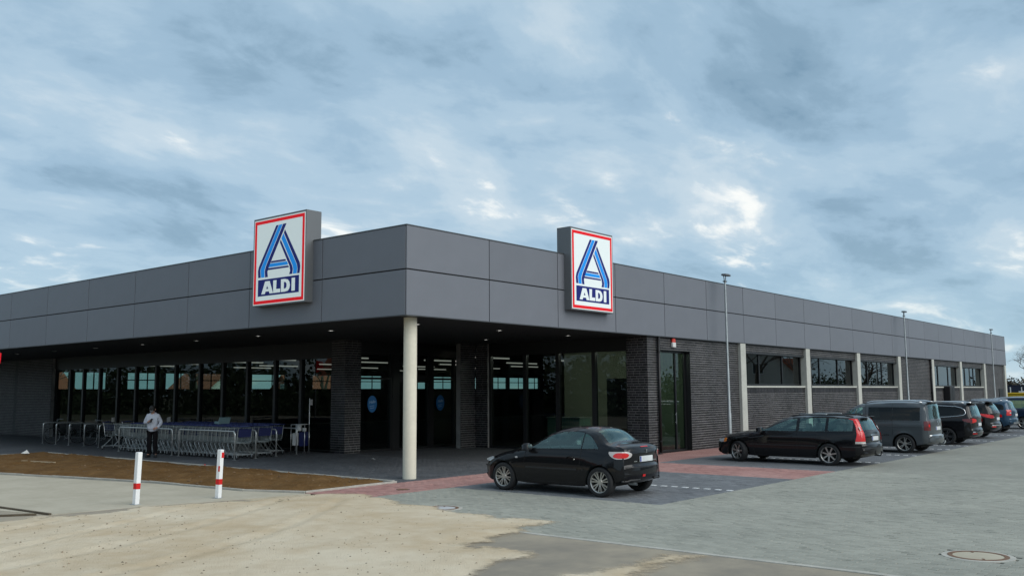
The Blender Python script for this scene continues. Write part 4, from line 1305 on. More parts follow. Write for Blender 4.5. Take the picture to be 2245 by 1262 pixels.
car.line([(.055,.98),(.06,.62),(.18,.36),(.42,.25),(.9,.235),(.91,.97)])
car.line([(.91,.235),(2.2,.235),(2.28,.5),(2.24,.93)])
car.line([(-.78,.995),(0,.98),(.8,.965),(2.05,.96)], .007, m_plast, 'window_seal', off=.003)
car.flank('rubbing_strip', np.linspace(.36, 2.36, 14), [.535]*14, [.565]*14, m_plast, .010)
car.flank('rubbing_strip', np.linspace(-.85, -.40, 6), [.535]*6, [.565]*6, m_plast, .010)
for x in (1.05, .22):
    car.flank('door_handle', np.linspace(x, x + .19, 5), [.80]*5, [.83]*5, BLACK, .022, nz=3)
car.corner_lamp('tail_lamp', .71, 1.345, lambda z: .085 + .06 * max(0, 1 - (z - .7) / .35), lambda z: .05 + .09 * max(0, 1 - (z - .7) / .40), m_lred)
car.corner_lamp('reversing_lamp', .645, .705, .145, .14, m_lclear, .013, 4)
car.tail('lamp_insert', np.linspace(.665, .735, 4), [1.02]*4, [1.12]*4, m_lclear, .020, nz=4)
car.plate(.78, .48, .12)
car.tail('tailgate_trim', np.linspace(-.30, .30, 8), [.87]*8, [.895]*8, m_chrome, .012, 2, mirror=False)
car.tail('bumper_strip', np.linspace(.0, .78, 12), [.50]*12, [.53]*12, m_plast, .012, 2)
m = MB(); m.tube([(-.9, 0, .30), (-1.12, 0, .29), (-1.16, 0, .36)], .022, 8); m.lathe([(.0,.36),(.026,.375),(.03,.395),(.022,.415),(0,.425)], 12, c=(-1.16,0,0)); m.build('tow_bar', m_black, car.e, smooth=True)
car.rails(1.15, -.62, 1.405, 1.395, .56, m_plast, .024, .045)
car.rails(.95, .12, 1.455, 1.455, .56, m_steel, .018, .01)
car.flank('headlamp', np.linspace(3.22, 3.45, 6), [.60,.585,.58,.58,.59,.60], [.71,.70,.69,.68,.665,.65], m_lens_h, .006)
car.flank('indicator', np.linspace(3.12, 3.24, 5), [.63,.60,.59,.585,.585], [.70,.715,.715,.71,.705], m_lamb, .010)
m = MB(); m.cbox(-.90, -.74, -.30, .30, 1.392, 1.405, .004); m.build('spoiler', BLACK, car.e)

# --- grey high-roof van
ccad = dict(paint=GREY, W=.895, wb=2.682, wr=.325, arch=.385, rim=.225, spokes=(5, True), track=.80, mirror=(2.12, 1.16), belt0=1.15, dash=1.95, seats=(1.05, .15), rglass=m_cglass, flare=.02,
  prof=[(3.36,.20,.16),(3.47,.24,.20),(3.53,.40,.22),(3.53,.62,.22),(3.47,.78,.20),(3.28,.92,.13),(2.95,1.03,.10),(2.65,1.10,.09),(2.5,1.14,.08),(1.72,1.64,.075),(1.5,1.73,.075),(1.0,1.79,.075),(.2,1.815,.075),(-.5,1.80,.08),(-.68,1.775,.09),(-.745,1.70,.09),(-.80,1.20,.085),(-.815,1.12,.085),(-.83,.80,.09),(-.83,.66,.10),(-.90,.62,.13),(-.92,.45,.15),(-.88,.34,.15),(-.7,.28,.12)],
  glass_t=(8.1, 9.05, 14.9, 16.3), gu=.84,
  plan=[(-.92,.90),(-.7,.955),(-.2,.99),(.5,1),(2.2,1),(2.7,.985),(3.05,.92),(3.3,.83),(3.53,.76)],
  sect=[(.18,.94),(.32,.975),(.55,1.0),(.9,1.0),(1.1,.985),(1.2,.965),(1.45,.915),(1.7,.835),(1.82,.76)],
  sill=[(-.92,.38),(-.6,.32),(-.2,.26),(.5,.22),(2.2,.22),(2.5,.25),(3.1,.22),(3.53,.26)],
  belt=[(-.8,1.135),(.6,1.135),(1.1,1.135),(1.2,1.09),(2.2,1.07),(2.5,1.12)], wtop=[(-.6,1.59),(.4,1.60),(1.0,1.60),(1.4,1.59),(1.65,1.52),(2.0,1.30),(2.3,1.10),(2.5,1.125)],
  wins=[(-.52,.36,m_pglass),(.37,1.16,m_pglass),(1.36,2.24)])
car = Car(ccad, (17.70, -6.35, 0), R(89.2), 'grey high-roof van with silver roof rails beside the black estate')
car.e.scale.z = .945
car.line([(.37,1.72),(.365,1.1),(.36,.62)])
car.line([(1.26,1.70),(1.25,1.1),(1.24,.26)]); car.line([(.42,.25),(2.2,.25)])
car.line([(-.55,1.11),(.4,1.11),(1.22,1.11)], .010, GREY, 'belt_trim', off=.006)
car.line([(-.62,.93),(.3,.93),(1.2,.93)], .008, GREY, 'swage_line', off=.002)
car.flank('side_trim', np.linspace(.48, 1.2, 8), [.61]*8, [.645]*8, m_chrome, .012)
car.rails(1.35, -.55, 1.735, 1.765, .62, m_chrome, .026, .07)
car.corner_lamp('tail_lamp', .80, 1.12, .13, .10, m_ldark)
car.tail('tail_lamp_lens', np.linspace(.69, .76, 4), [.92]*4, [1.01]*4, m_lred, .017, nz=4)
car.plate(.86, .50, .12)
m = MB(); x_ = car.tail_x(0, 1.03) - .012; m.lathe([(.045,-.004),(.06,-.008),(.075,-.004)], 24, 'x', (x_, 0, 1.03)); m.box(x_ - .01, x_ - .004, -.03, .03, 1.024, 1.036); m.build('emblem', m_chrome, car.e)
car.tail('bumper_trim', np.linspace(0, .74, 10), [.615]*10, [.635]*10, m_chrome, .014, 2)
car.tail('wiper', np.linspace(-.05, .38, 8), [1.23]*8, [1.245]*8, m_plast, .012, 2, mirror=False)
m = MB(); m.cbox(-.86, -.66, -.60, .60, 1.765, 1.795, .01); m.build('spoiler', GREY, car.e)
m = MB(); m.tube([(-.8, 0, .33), (-1.0, 0, .32), (-1.03, 0, .38)], .022, 8); m.lathe([(0,.38),(.03,.40),(.03,.42),(0,.44)], 12, c=(-1.03,0,0)); m.build('tow_bar', m_steel, car.e, smooth=True)

# --- black people carrier with chrome window line
calh = dict(paint=BLACK, W=.95, wb=2.92, wr=.34, arch=.39, rim=.245, spokes=(5, True), track=.85, rimm=m_alloyd, mirror=(2.3, 1.10), belt0=1.07, dash=2.1, seats=(1.2, .2), rglass=m_cglass, flare=.02,
  prof=[(3.62,.20,.2),(3.76,.25,.26),(3.83,.42,.30),(3.82,.62,.30),(3.74,.76,.26),(3.5,.90,.15),(3.1,1.0,.10),(2.75,1.07,.09),(2.65,1.09,.08),(1.72,1.56,.08),(1.5,1.63,.08),(.9,1.70,.08),(.1,1.715,.08),(-.5,1.69,.09),(-.72,1.65,.09),(-.80,1.61,.10),(-.97,1.14,.13),(-.99,1.08,.13),(-.98,.80,.14),(-.97,.68,.15),(-1.02,.60,.18),(-1.03,.45,.20),(-.97,.34,.2),(-.8,.28,.15)],
  glass_t=(8.1, 9.05, 15.2, 16.25), gu=.84,
  plan=[(-1.03,.86),(-.8,.93),(-.2,.99),(.5,1),(2.3,1),(2.9,.98),(3.3,.91),(3.6,.82),(3.83,.74)],
  sect=[(.18,.94),(.32,.975),(.55,1.0),(.9,.995),(1.05,.975),(1.12,.95),(1.4,.86),(1.6,.78),(1.72,.71)],
  sill=[(-1.03,.38),(-.6,.31),(-.2,.26),(.5,.22),(2.3,.22),(2.6,.25),(3.3,.22),(3.83,.26)],
  belt=[(-.72,1.17),(-.3,1.115),(.6,1.075),(1.6,1.06),(2.5,1.06)], wtop=[(-.72,1.30),(-.6,1.45),(-.35,1.51),(.4,1.55),(1.0,1.55),(1.5,1.46),(2.0,1.24),(2.35,1.07),(2.5,1.062)],
  wins=[(-.70,.50,m_pglass),(.60,1.42,m_pglass),(1.5,2.3)])
car = Car(calh, (23.53, -6.15, 0), R(90.4), 'black people carrier with chrome line round its dark rear side window')
car.e.scale.z = .955
car.line([(.52,1.085),(.0,1.10),(-.4,1.135),(-.64,1.18),(-.70,1.25),(-.66,1.38),(-.55,1.46),(-.35,1.515),(.4,1.555),(1.0,1.555)], .016, m_chrome, 'window_trim', off=.006)
car.rails(1.3, -.6, 1.64, 1.655, .58, m_chrome, .022, .05)
car.tail('tail_lamp', np.linspace(.42, .80, 8), [.91,.90,.89,.88,.87,.87,.87,.88], [.99,1.01,1.025,1.035,1.04,1.04,1.04,1.03], m_lred, .012)
car.flank('tail_lamp', np.linspace(-.92, -.60, 6), [.88,.88,.89,.91,.93,.97], [1.03]*6, m_ldark, .012)
car.plate(.80, .50, .12); car.tail('bumper_trim', np.linspace(0, .72, 10), [.50]*10, [.525]*10, m_chrome, .014, 2)
car.tail('reflector', np.linspace(.5, .74, 6), [.43]*6, [.46]*6, m_lred, .014, 2)
m = MB(); m.cbox(-.90, -.68, -.58, .58, 1.63, 1.66, .01); m.build('spoiler', BLACK, car.e)

# --- dark crossover with swept red lamps
cix = dict(paint=BLACK2, W=.91, wb=2.64, wr=.345, arch=.395, rim=.23, spokes=(5, True), track=.80, rimm=m_alloyd, mirror=(2.05, 1.08), belt0=1.05, dash=1.9, seats=(1.05, .15), rglass=m_cglass, flare=.03,
  prof=[(3.32,.22,.2),(3.44,.27,.26),(3.51,.45,.28),(3.50,.65,.28),(3.42,.80,.24),(3.2,.93,.14),(2.85,1.03,.10),(2.5,1.09,.09),(2.4,1.11,.08),(1.5,1.53,.08),(1.25,1.60,.08),(.7,1.65,.08),(.1,1.655,.08),(-.45,1.61,.09),(-.58,1.57,.10),(-.84,1.20,.13),(-.88,1.10,.14),(-.85,.90,.16),(-.84,.75,.16),(-.90,.66,.18),(-.91,.50,.2),(-.86,.40,.2),(-.7,.32,.15)],
  glass_t=(8.1, 9.05, 14.2, 14.95), gu=.80,
  plan=[(-.91,.84),(-.7,.91),(-.2,.985),(.5,1),(2.0,1),(2.6,.98),(3.0,.91),(3.3,.82),(3.51,.74)],
  sect=[(.18,.93),(.35,.975),(.6,1.0),(.9,.995),(1.05,.965),(1.12,.935),(1.4,.82),(1.55,.74),(1.66,.66)],
  sill=[(-.91,.42),(-.6,.35),(-.2,.30),(.5,.25),(2.0,.25),(2.3,.28),(3.0,.25),(3.51,.30)],
  belt=[(-.6,1.25),(-.2,1.15),(.6,1.07),(1.4,1.04),(2.3,1.07)], wtop=[(-.6,1.28),(-.3,1.38),(.2,1.48),(.8,1.50),(1.2,1.45),(1.7,1.25),(2.1,1.08),(2.3,1.075)],
  wins=[(-.42,.12,m_pglass),(.2,.95,m_pglass),(1.03,2.05)])
car = Car(cix, (28.92, -5.80, 0), R(89.2), 'dark crossover with long swept red tail lamp, third from the far end')
car.e.scale.z = .97
car.flank('tail_lamp', np.linspace(-.86, -.25, 10), [.90,.90,.905,.92,.94,.965,.99,1.02,1.05,1.075], [1.01,1.035,1.05,1.06,1.07,1.08,1.085,1.09,1.09,1.08], m_lred, .012)
car.tail('tail_lamp', np.linspace(.50, .76, 6), [.92,.91,.90,.895,.89,.89], [.95,.97,.985,1.0,1.01,1.015], m_lred, .012)
car.tail('reversing_lamp', np.linspace(.50, .64, 4), [.915,.91,.905,.90], [.93,.94,.945,.945], m_lclear, .017, 3)
car.plate(.86, .5, .12); car.tail('bumper_trim', np.linspace(0, .70, 10), [.56]*10, [.60]*10, m_steel, .012, 2); car.tail('reflector', np.linspace(.48, .7, 6), [.50]*6, [.54]*6, m_lred, .014, 2)
m = MB(); m.cbox(-.78, -.48, -.56, .56, 1.585, 1.61, .01); m.build('spoiler', BLACK2, car.e)
car.rails(1.1, -.4, 1.60, 1.60, .56, m_plast, .02, .03)

# --- blue off-roader
cdus = dict(cix); cdus.update(paint=BLUE, W=.91, wb=2.673, wr=.345, flare=.045,
  prof=[(3.32,.24,.2),(3.43,.29,.24),(3.49,.48,.26),(3.48,.70,.26),(3.42,.84,.22),(3.2,.95,.13),(2.85,1.03,.10),(2.5,1.09,.09),(2.4,1.11,.08),(1.55,1.54,.08),(1.3,1.60,.08),(.7,1.64,.08),(.1,1.64,.08),(-.4,1.61,.09),(-.56,1.57,.10),(-.74,1.18,.11),(-.80,1.08,.12),(-.81,.90,.13),(-.80,.75,.14),(-.84,.68,.17),(-.85,.52,.2),(-.80,.42,.2),(-.65,.35,.15)],
  belt=[(-.6,1.14),(-.2,1.13),(.6,1.10),(1.4,1.06),(2.3,1.07)], wtop=[(-.5,1.25),(-.35,1.40),(.2,1.46),(.8,1.48),(1.2,1.44),(1.7,1.25),(2.1,1.08),(2.3,1.075)],
  wins=[(-.45,.16,m_pglass),(.3,1.0,m_cglass),(1.08,2.05)])
car = Car(cdus, (35.1, -5.35, 0), R(89.2), 'blue off-roader with silver roof rails and upright red lamp, second from the far end')
car.e.scale.z = .97
car.corner_lamp('tail_lamp', .86, 1.14, .12, .09, m_lred)
car.tail('reversing_lamp', np.linspace(.64, .73, 4), [.96]*4, [1.02]*4, m_lclear, .019, 3)
car.plate(.88, .5, .12); car.rails(1.1, -.35, 1.61, 1.60, .58, m_chrome, .022, .06); car.tail('skid_plate', np.linspace(0, .55, 8), [.44]*8, [.52]*8, m_steel, .014, 3)

# --- navy van at the far end
cnav = dict(ccad); cnav.update(paint=NAVY, wins=[(-.52,.36,m_cglass),(.37,1.16,m_cglass),(1.36,2.24)])
car = Car(cnav, (40.6, -5.6, 0), R(89.5), 'dark blue van at the far end of the row, cut off by the picture edge')
car.e.scale.z = .94
car.tail('tail_lamp', np.linspace(.68, .79, 5), [.82]*5, [1.10]*5, m_lred, .012); car.plate(.86, .5, .12)
# ---------------------------------------------------------------- bollards
m_post_w = M('bollard_white', (.80, .81, .81), .5, var=(5, .05))
m_post_r = M('bollard_red', (.60, .012, .012), .4)
def bollard(x, y, h, rz, tilt, bands, label, patches=()):
    e = empty('bollard', (x, y, 0), rz, label, 'bollard', 'red and white square bollards on the footpath edge')
    e.rotation_euler = (tilt[0], tilt[1], rz)
    m = MB(); a = .0475
    m.cbox(-a, a, -a, a, .0, h, .007); m.build('post', m_post_w, e)
    for z0, z1 in bands:
        m = MB(); b = a + .0015; k = .0075
        o = [(b - k, -b), (b, -b + k), (b, b - k), (b - k, b), (-b + k, b), (-b, b - k), (-b, -b + k), (-b + k, -b)]
        m.add([(p[0], p[1], z0) for p in o] + [(p[0], p[1], z1) for p in o], [(i, (i + 1) % 8, 8 + (i + 1) % 8, 8 + i) for i in range(8)]); m.build('reflective_band', m_post_r, e)
    for x0, x1, y0, y1, z0, z1 in patches:
        m = MB(); m.box(x0, x1, y0, y1, z0, z1); m.build('loose_band', m_post_r, e)
    m = MB(); m.cbox(-.08, .08, -.08, .08, -.02, .008, .004); m.build('base_plate', m_steel, e)
bollard(-6.16, .95, .985, R(8), (R(.8), R(1.2), 0), [(.29, .40)], 'white square post with a single red band, left of the pair')
bollard(-4.59, .62, .965, R(14), (R(.6), R(1.6), 0), [(.27, .38)], 'white post with several red marks, right of the pair',
        [(-.0495, -.048, -.049, -.005, .53, .64), (-.0495, -.048, -.045, .02, .80, .90) if False else (-.02, .0495, -.0495, -.048, .80, .91)])

# ---------------------------------------------------------------- steel hoops
m_tube = M('brushed_tube', (.72, .73, .71), .35, metal=.75)
def hoop_mesh(L_, h, r=.024):
    rc = .10; pts = [(0, 0, 0), (0, 0, h - rc)] + [(rc - rc * math.cos(a), 0, h - rc + rc * math.sin(a)) for a in np.linspace(.2, math.pi / 2, 5)]
    pts += [(L_ - p[0], 0, p[2]) for p in pts[::-1]]
    m = MB(); m.tube(pts, r, 10); return m.mesh('tube', m_tube, True)
ring = MB(); ring.lathe([(.06, 0), (.06, .008), (.026, .012)], 14); ring = ring.mesh('base_flange', m_steel)
hm = {}
def hoop(p, q, h, label, name, cat, group):
    p, q = Vector(p), Vector(q); L_ = round((q - p).length, 2)
    e = empty(name, (p.x, p.y, 0), math.atan2(q.y - p.y, q.x - p.x), label, cat, group)
    if L_ not in hm: hm[L_] = hoop_mesh(L_, h)
    link(bpy.data.objects.new('tube', hm[L_]), e)
    for x in (0, L_):
        o = link(bpy.data.objects.new('base_flange', ring), e); o.location.x = x
words = ('first', 'second', 'third', 'fourth', 'fifth')
for k, y in enumerate((25.4, 24.15, 22.95, 21.6, 20.35)):
    hoop((2.64, y), (3.86, y + .05), .90, '%s steel bicycle hoop from the left under the canopy' % words[k], 'bicycle_stand', 'bicycle stand', 'bicycle hoops under the canopy')
for j, x in enumerate((1.77, 2.66, 3.57, 4.52)):
    row = ('front', 'second', 'third', 'rear')[j]
    hoop((x, 9.65 + j * .15), (x, 12.95), .90, '%s trolley rail, half nearer the brick pillar' % row, 'trolley_rail', 'rail', 'steel rails of the trolley bay')
    hoop((x, 13.38), (x, 17.06), .90, '%s trolley rail, half nearer the bicycle hoops' % row, 'trolley_rail', 'rail', 'steel rails of the trolley bay')

# ---------------------------------------------------------------- shopping trolleys
m_wire = M('trolley_wire', (.46, .50, .50), .35, metal=.8)
m_leg = M('trolley_leg', (.70, .73, .73), .3, metal=.8)
m_tblue = M('trolley_blue', (.008, .015, .095), .4)
m_tgrey = M('trolley_handle', (.035, .06, .20), .4)
m_caster = M('caster_rubber', (.035, .036, .037), .6)
def trolley():
    """handle end at x = 0, nose towards +x"""
    e = empty('shopping_trolley')
    m = MB(); r = .0032
    def W(p, q, rr=r): m.tube([p, q], rr, 4, caps=False)
    def corner(f, lvl):                                # f along length, lvl 0 floor .. 1 rim
        w = (.27 - .05 * f) * (.86 + .14 * lvl); z0, z1 = .50 + .07 * f, .98 - .02 * f
        return (.04 + .83 * f + .03 * lvl * f, w, z0 + (z1 - z0) * lvl)
    for sg in (1, -1):
        for lvl in (0, .14, .28, .42, .56, .70, .85, 1):
            a, b = corner(0, lvl), corner(1, lvl); W((a[0], sg * a[1], a[2]), (b[0], sg * b[1], b[2]), .0055 if lvl in (0, 1) else r)
        for f in np.linspace(0, 1, 13):
            a, b = corner(f, 0), corner(f, 1); W((a[0], sg * a[1], a[2]), (b[0], sg * b[1], b[2]))
    for f in (1,):
        for t in np.linspace(-1, 1, 8): a, b = corner(f, 0), corner(f, 1); W((a[0], t * a[1], a[2]), (b[0], t * b[1], b[2]))
        for lvl in (0, .33, .66, 1): a = corner(f, lvl); W((a[0], -a[1], a[2]), (a[0], a[1], a[2]), .0055 if lvl == 1 else r)
    for f in np.linspace(0, 1, 11): a = corner(f, 0); W((a[0], -a[1], a[2]), (a[0], a[1], a[2]))
    for t in np.linspace(-.9, .9, 6): a, b = corner(0, 0), corner(1, 0); W((a[0], t * a[1], a[2]), (b[0], t * b[1], b[2]))
    m.build('basket', m_wire, e)
    m = MB()
    for sg in (1, -1):
        m.tube([(-.03, sg * .26, 1.02), (.02, sg * .265, .86), (.06, sg * .26, .56), (.42, sg * .235, .47)], .011, 6)
        m.tube([(.42, sg * .235, .47), (.22, sg * .262, .28), (.02, sg * .275, .135)], .0125, 6)
        m.tube([(.02, sg * .275, .135), (.40, sg * .24, .15), (.78, sg * .19, .14)], .011, 6)
        m.tube([(.78, sg * .19, .14), (.66, sg * .20, .30), (.56, sg * .215, .51)], .011, 6)
    m.tube([(.02, -.275, .14), (.02, .275, .14)], .010, 6); m.tube([(.74, -.19, .15), (.74, .19, .15)], .010, 6)
    m.build('frame', m_leg, e)
    m = MB(); m.tube([(-.05, -.29, 1.035), (-.05, .29, 1.035)], .019, 8); m.build('handle', m_tblue, e, smooth=True)
    m = MB(); m.box(-.075, -.03, -.10, .10, 1.04, 1.062); m.build('coin_lock', m_tgrey, e)
    m = MB(); m.add([(.03, -.23, .70), (.03, .23, .70), (.01, .25, .96), (.01, -.25, .96), (.038, -.23, .70), (.038, .23, .70), (.018, .25, .96), (.018, -.25, .96)],
                    [(0, 3, 2, 1), (4, 5, 6, 7), (0, 1, 5, 4), (2, 3, 7, 6), (1, 2, 6, 5), (0, 4, 7, 3)]); m.build('rear_flap', m_tblue, e)
    w = MB(); w.lathe([(.02, -.016), (.055, -.018), (.0625, -.012), (.0625, .012), (.055, .018), (.02, .016)], 14, 'y'); w = w.mesh('caster', m_caster, True)
    fk = MB(); fk.box(-.02, .02, .019, .024, -.01, .085); fk.box(-.02, .02, -.024, -.019, -.01, .085); fk.box(-.02, .02, -.024, .024, .075, .085); fk = fk.mesh('fork', m_leg)
    for x, y in ((.0, .275), (.0, -.275), (.78, .19), (.78, -.19)):
        o = link(bpy.data.objects.new('caster', w), e); o.location = (x, y, .063); link(bpy.data.objects.new('fork', fk), o)
    return e
proto = trolley(); used = False
def place(x, y, rz, label):
    global used
    o = proto if not used else copy_tree(proto)
    used = True
    o.location = (x, y, 0); o.rotation_euler.z = rz
    tag(o, label, 'shopping trolley', 'trolleys nested in the trolley bay')
rows_ = ((2.22, 9.75, 29, 'front'), (3.12, 9.95, 26, 'middle'), (4.05, 10.6, 24, 'rear'))
for x, y0, n_, nm in rows_:
    for k in range(n_):
        lb = ('shopping trolley at the pillar end of the %s row, blue flap in full view' % nm if k == 0 else
              'shopping trolley at the bicycle end of the %s row' % nm if k == n_ - 1 else 'shopping trolley nested inside the %s row' % nm)
        place(x + rng.gauss(0, .008), y0 + k * .245 + rng.gauss(0, .012), R(90) + rng.gauss(0, .01), lb)
place(2.35, 19.0, R(-72), 'loose shopping trolley parked against the end of the row, nose inwards')
place(3.0, 18.75, R(-80), 'second loose shopping trolley behind the first, near the bicycle hoops')
# plastic child seat riding on a trolley, paper notices
e = empty('child_seat', (3.2, 12.55, 1.0), R(80), 'pale plastic child seat sitting on the trolley handles', 'child seat')
m = MB(); m.add([(-.05, -.19, .0), (.06, -.19, .0), (.06, .19, 0), (-.05, .19, 0), (-.20, -.20, .27), (-.17, -.20, .28), (-.17, .20, .28), (-.20, .20, .27)], [(0, 3, 2, 1), (4, 5, 6, 7), (0, 1, 5, 4), (2, 3, 7, 6), (0, 4, 7, 3), (1, 2, 6, 5)])
m.build('back_shell', M('seat_plastic', (.30, .44, .45), .35), e)
m = MB(); m.cbox(-.02, .28, -.19, .19, .0, .05, .02); m.cbox(-.02, .28, .17, .20, .05, .14, .01); m.cbox(-.02, .28, -.20, -.17, .05, .14, .01); m.build('seat_pan', M('seat_plastic2', (.22, .36, .38), .35), e)
m_paper = M('paper', (.62, .63, .62), .7)
for (x, y, z, rz), lb in (((2.3, 18.6, 1.02, R(-60)), 'white notice card clipped to the loose trolley'), ((2.9, 15.6, 1.05, R(-70)), 'tilted white notice card on the trolley handles behind the person')):
    e = empty('notice_card', (x, y, z), rz, lb, 'card'); m = MB(); m.box(-.002, .002, -.09, .09, .02, .20); m.build('card', m_paper, e)
    m = MB(); m.box(-.006, .006, -.03, .03, -.02, .03); m.build('clip', m_black, e); e.rotation_euler.x = R(rng.uniform(-14, 10))

# ---------------------------------------------------------------- hygiene station by the pillar
e = empty('hygiene_station', (4.85, 10.35, 0), R(-60), 'small stand with paper towels, blue bin and white sign post beside the trolleys', 'stand')
m = MB()
for x, y in ((-.25, -.2), (.25, -.2), (-.25, .2), (.25, .2)): m.tube([(x, y, .06), (x, y, 1.02)], .012, 8)
m.tube([(-.25, -.2, 1.02), (.25, -.2, 1.02), (.25, .2, 1.02), (-.25, .2, 1.02)], .012, 8, closed=True); m.build('frame', m_tube, e, smooth=True)
m = MB(); m.cbox(-.22, .0, -.18, .18, .30, .72, .02); m.build('white_canister', m_paper, e)
m = MB(); m.cbox(.02, .23, -.18, .18, .28, .76, .02); m.build('blue_bin', m_tblue, e)
m = MB(); m.lathe([(0, .80), (.09, .80), (.09, 1.0), (0, 1.0)], 16, c=(-.05, 0, 0)); m.lathe([(0, .78), (.07, .78), (.07, .9), (0, .9)], 16, c=(.13, .05, 0)); m.build('towel_roll', m_paper, e, angle=40)
m = MB(); m.tube([(.25, .2, 1.0), (.25, .2, 1.92)], .014, 8); m.build('sign_post', m_post_w, e)
m = MB(); m.box(.24, .255, .215, .46, 1.68, 1.88); s_ = m.build('sign_board', m_post_w, e); m = MB(); m.box(.234, .2395, .30, .42, 1.74, 1.82); m.build('pictogram', m_black, s_)
for x, y in ((-.25, -.2), (.25, -.2), (-.25, .2), (.25, .2)):
    m = MB(); m.lathe([(.0, -.015), (.05, -.015), (.055, 0), (.05, .015), (0, .015)], 12, 'y', (x, y, .055)); m.build('caster', m_caster, e)

# ---------------------------------------------------------------- bicycles at the hoops
def bicycle(x, y, rz, lean, label, col):
    e = empty('bicycle', (x, y, 0), rz, label, 'bicycle'); e.rotation_euler = (lean, 0, rz)
    pm_ = M('bike_' + col[0], col[1], .35, coat=.5)
    for k, xx in enumerate((-.53, .53)):
        m = MB(); m.tube([(xx + .335 * math.cos(a), 0, .345 + .335 * math.sin(a)) for a in np.linspace(0, 2 * math.pi, 32, endpoint=False)], .016, 6, closed=True); w = m.build('wheel', m_tyre, e, smooth=True)
        m = MB(); m.tube([(xx + .315 * math.cos(a), 0, .345 + .315 * math.sin(a)) for a in np.linspace(0, 2 * math.pi, 32, endpoint=False)], .007, 5, closed=True); m.tube([(xx, -.04, .345), (xx, .04, .345)], .018, 8)
        for a in np.linspace(0, 2 * math.pi, 20, endpoint=False): m.tube([(xx, .02 if int(a * 10) % 2 else -.02, .345), (xx + .315 * math.cos(a), 0, .345 + .315 * math.sin(a))], .0013, 3)
        m.build('spokes', m_steel, w)
    m = MB(); bb, st, hd = (-.08, 0, .30), (-.22, 0, .78), (.36, 0, .86)
    m.tube([bb, st], .016, 8); m.tube([bb, (.38, 0, .74)], .018, 8); m.tube([st, hd], .015, 8); m.tube([(.34, 0, .92), (.40, 0, .70)], .019, 8); m.tube([(.40, 0, .70), (.50, 0, .45), (.53, .05, .345)], .012, 6); m.tube([(.40, 0, .70), (.50, 0, .45), (.53, -.05, .345)], .012, 6)
    for sg in (1, -1): m.tube([bb, (-.53, sg * .055, .345)], .010, 6); m.tube([st, (-.53, sg * .055, .345)], .009, 6)
    m.build('frame', pm_, e, smooth=True)
    m = MB(); m.tube([st, (-.25, 0, .93)], .013, 8); m.build('seat_post', m_steel, e)
    m = MB(); m.add([(-.40, -.09, .94), (-.40, .09, .94), (-.12, .03, .955), (-.12, -.03, .955), (-.40, -.07, .98), (-.40, .07, .98), (-.12, .02, .975), (-.12, -.02, .975)], [(0, 3, 2, 1), (4, 5, 6, 7), (0, 1, 5, 4), (1, 2, 6, 5), (2, 3, 7, 6), (3, 0, 4, 7)]); m.build('saddle', m_plast, e)
    m = MB(); m.tube([(.34, 0, .92), (.32, 0, 1.02)], .012, 6); m.tube([(.18, -.28, 1.03), (.30, -.15, 1.04), (.33, 0, 1.02), (.30, .15, 1.04), (.18, .28, 1.03)], .011, 6); m.build('handlebar', m_steel, e, smooth=True)
    m = MB(); m.lathe([(.07, -.045), (.095, -.045), (.095, -.038), (.07, -.038)], 20, 'y', bb); m.tube([(bb[0], -.05, bb[2]), (bb[0] + .10, -.06, bb[2] - .14)], .009, 6); m.tube([(bb[0], .05, bb[2]), (bb[0] - .10, .06, bb[2] + .14)], .009, 6); m.build('crank', m_steel, e)
bicycle(3.35, 24.85, R(175), R(5), 'dark bicycle leaning at the leftmost hoops', ('dark', (.03, .03, .032)))
bicycle(3.75, 22.35, R(182), R(-5), 'dark bicycle with its wheel between the third and fourth hoops', ('green', (.02, .03, .025)))

# ---------------------------------------------------------------- person looking at a phone
m_skin = M('skin', (.40, .22, .16), .55, spec=.4)
m_hood = M('hoodie_grey', (.52, .55, .62), .9, var=(7, .08), bump=(14, .6, .02))
m_trou = M('trousers_black', (.009, .0085, .010), .95, spec=.1, bump=(14, .5, .02))
m_hair = M('hair_black', (.008, .007, .006), .6, bump=(60, .8, .01))
m_shoe = M('shoe_black', (.01, .01, .011), .6)
m_mask = M('face_mask', (.16, .17, .18), .7)
def skin(name, verts, edges, radii, root, mat, parent=None, sub=2):
    me = bpy.data.meshes.new(name); me.from_pydata(verts, edges, [])
    o = bpy.data.objects.new(name, me); COL.objects.link(o)
    md = o.modifiers.new('skin', 'SKIN'); md.use_smooth_shade = True
    for i, r in enumerate(radii):
        sv = me.skin_vertices[0].data[i]; sv.radius = r if isinstance(r, tuple) else (r, r); sv.use_root = (i == root)
    s2 = o.modifiers.new('sub', 'SUBSURF'); s2.levels = sub; s2.render_levels = sub
    new = bpy.data.meshes.new_from_object(o.evaluated_get(bpy.context.evaluated_depsgraph_get()))
    bpy.data.objects.remove(o); bpy.data.meshes.remove(me)
    new.materials.clear(); new.materials.append(mat); new.polygons.foreach_set('use_smooth', [True] * len(new.polygons)); new.update()
    return link(bpy.data.objects.new(name, new), parent)
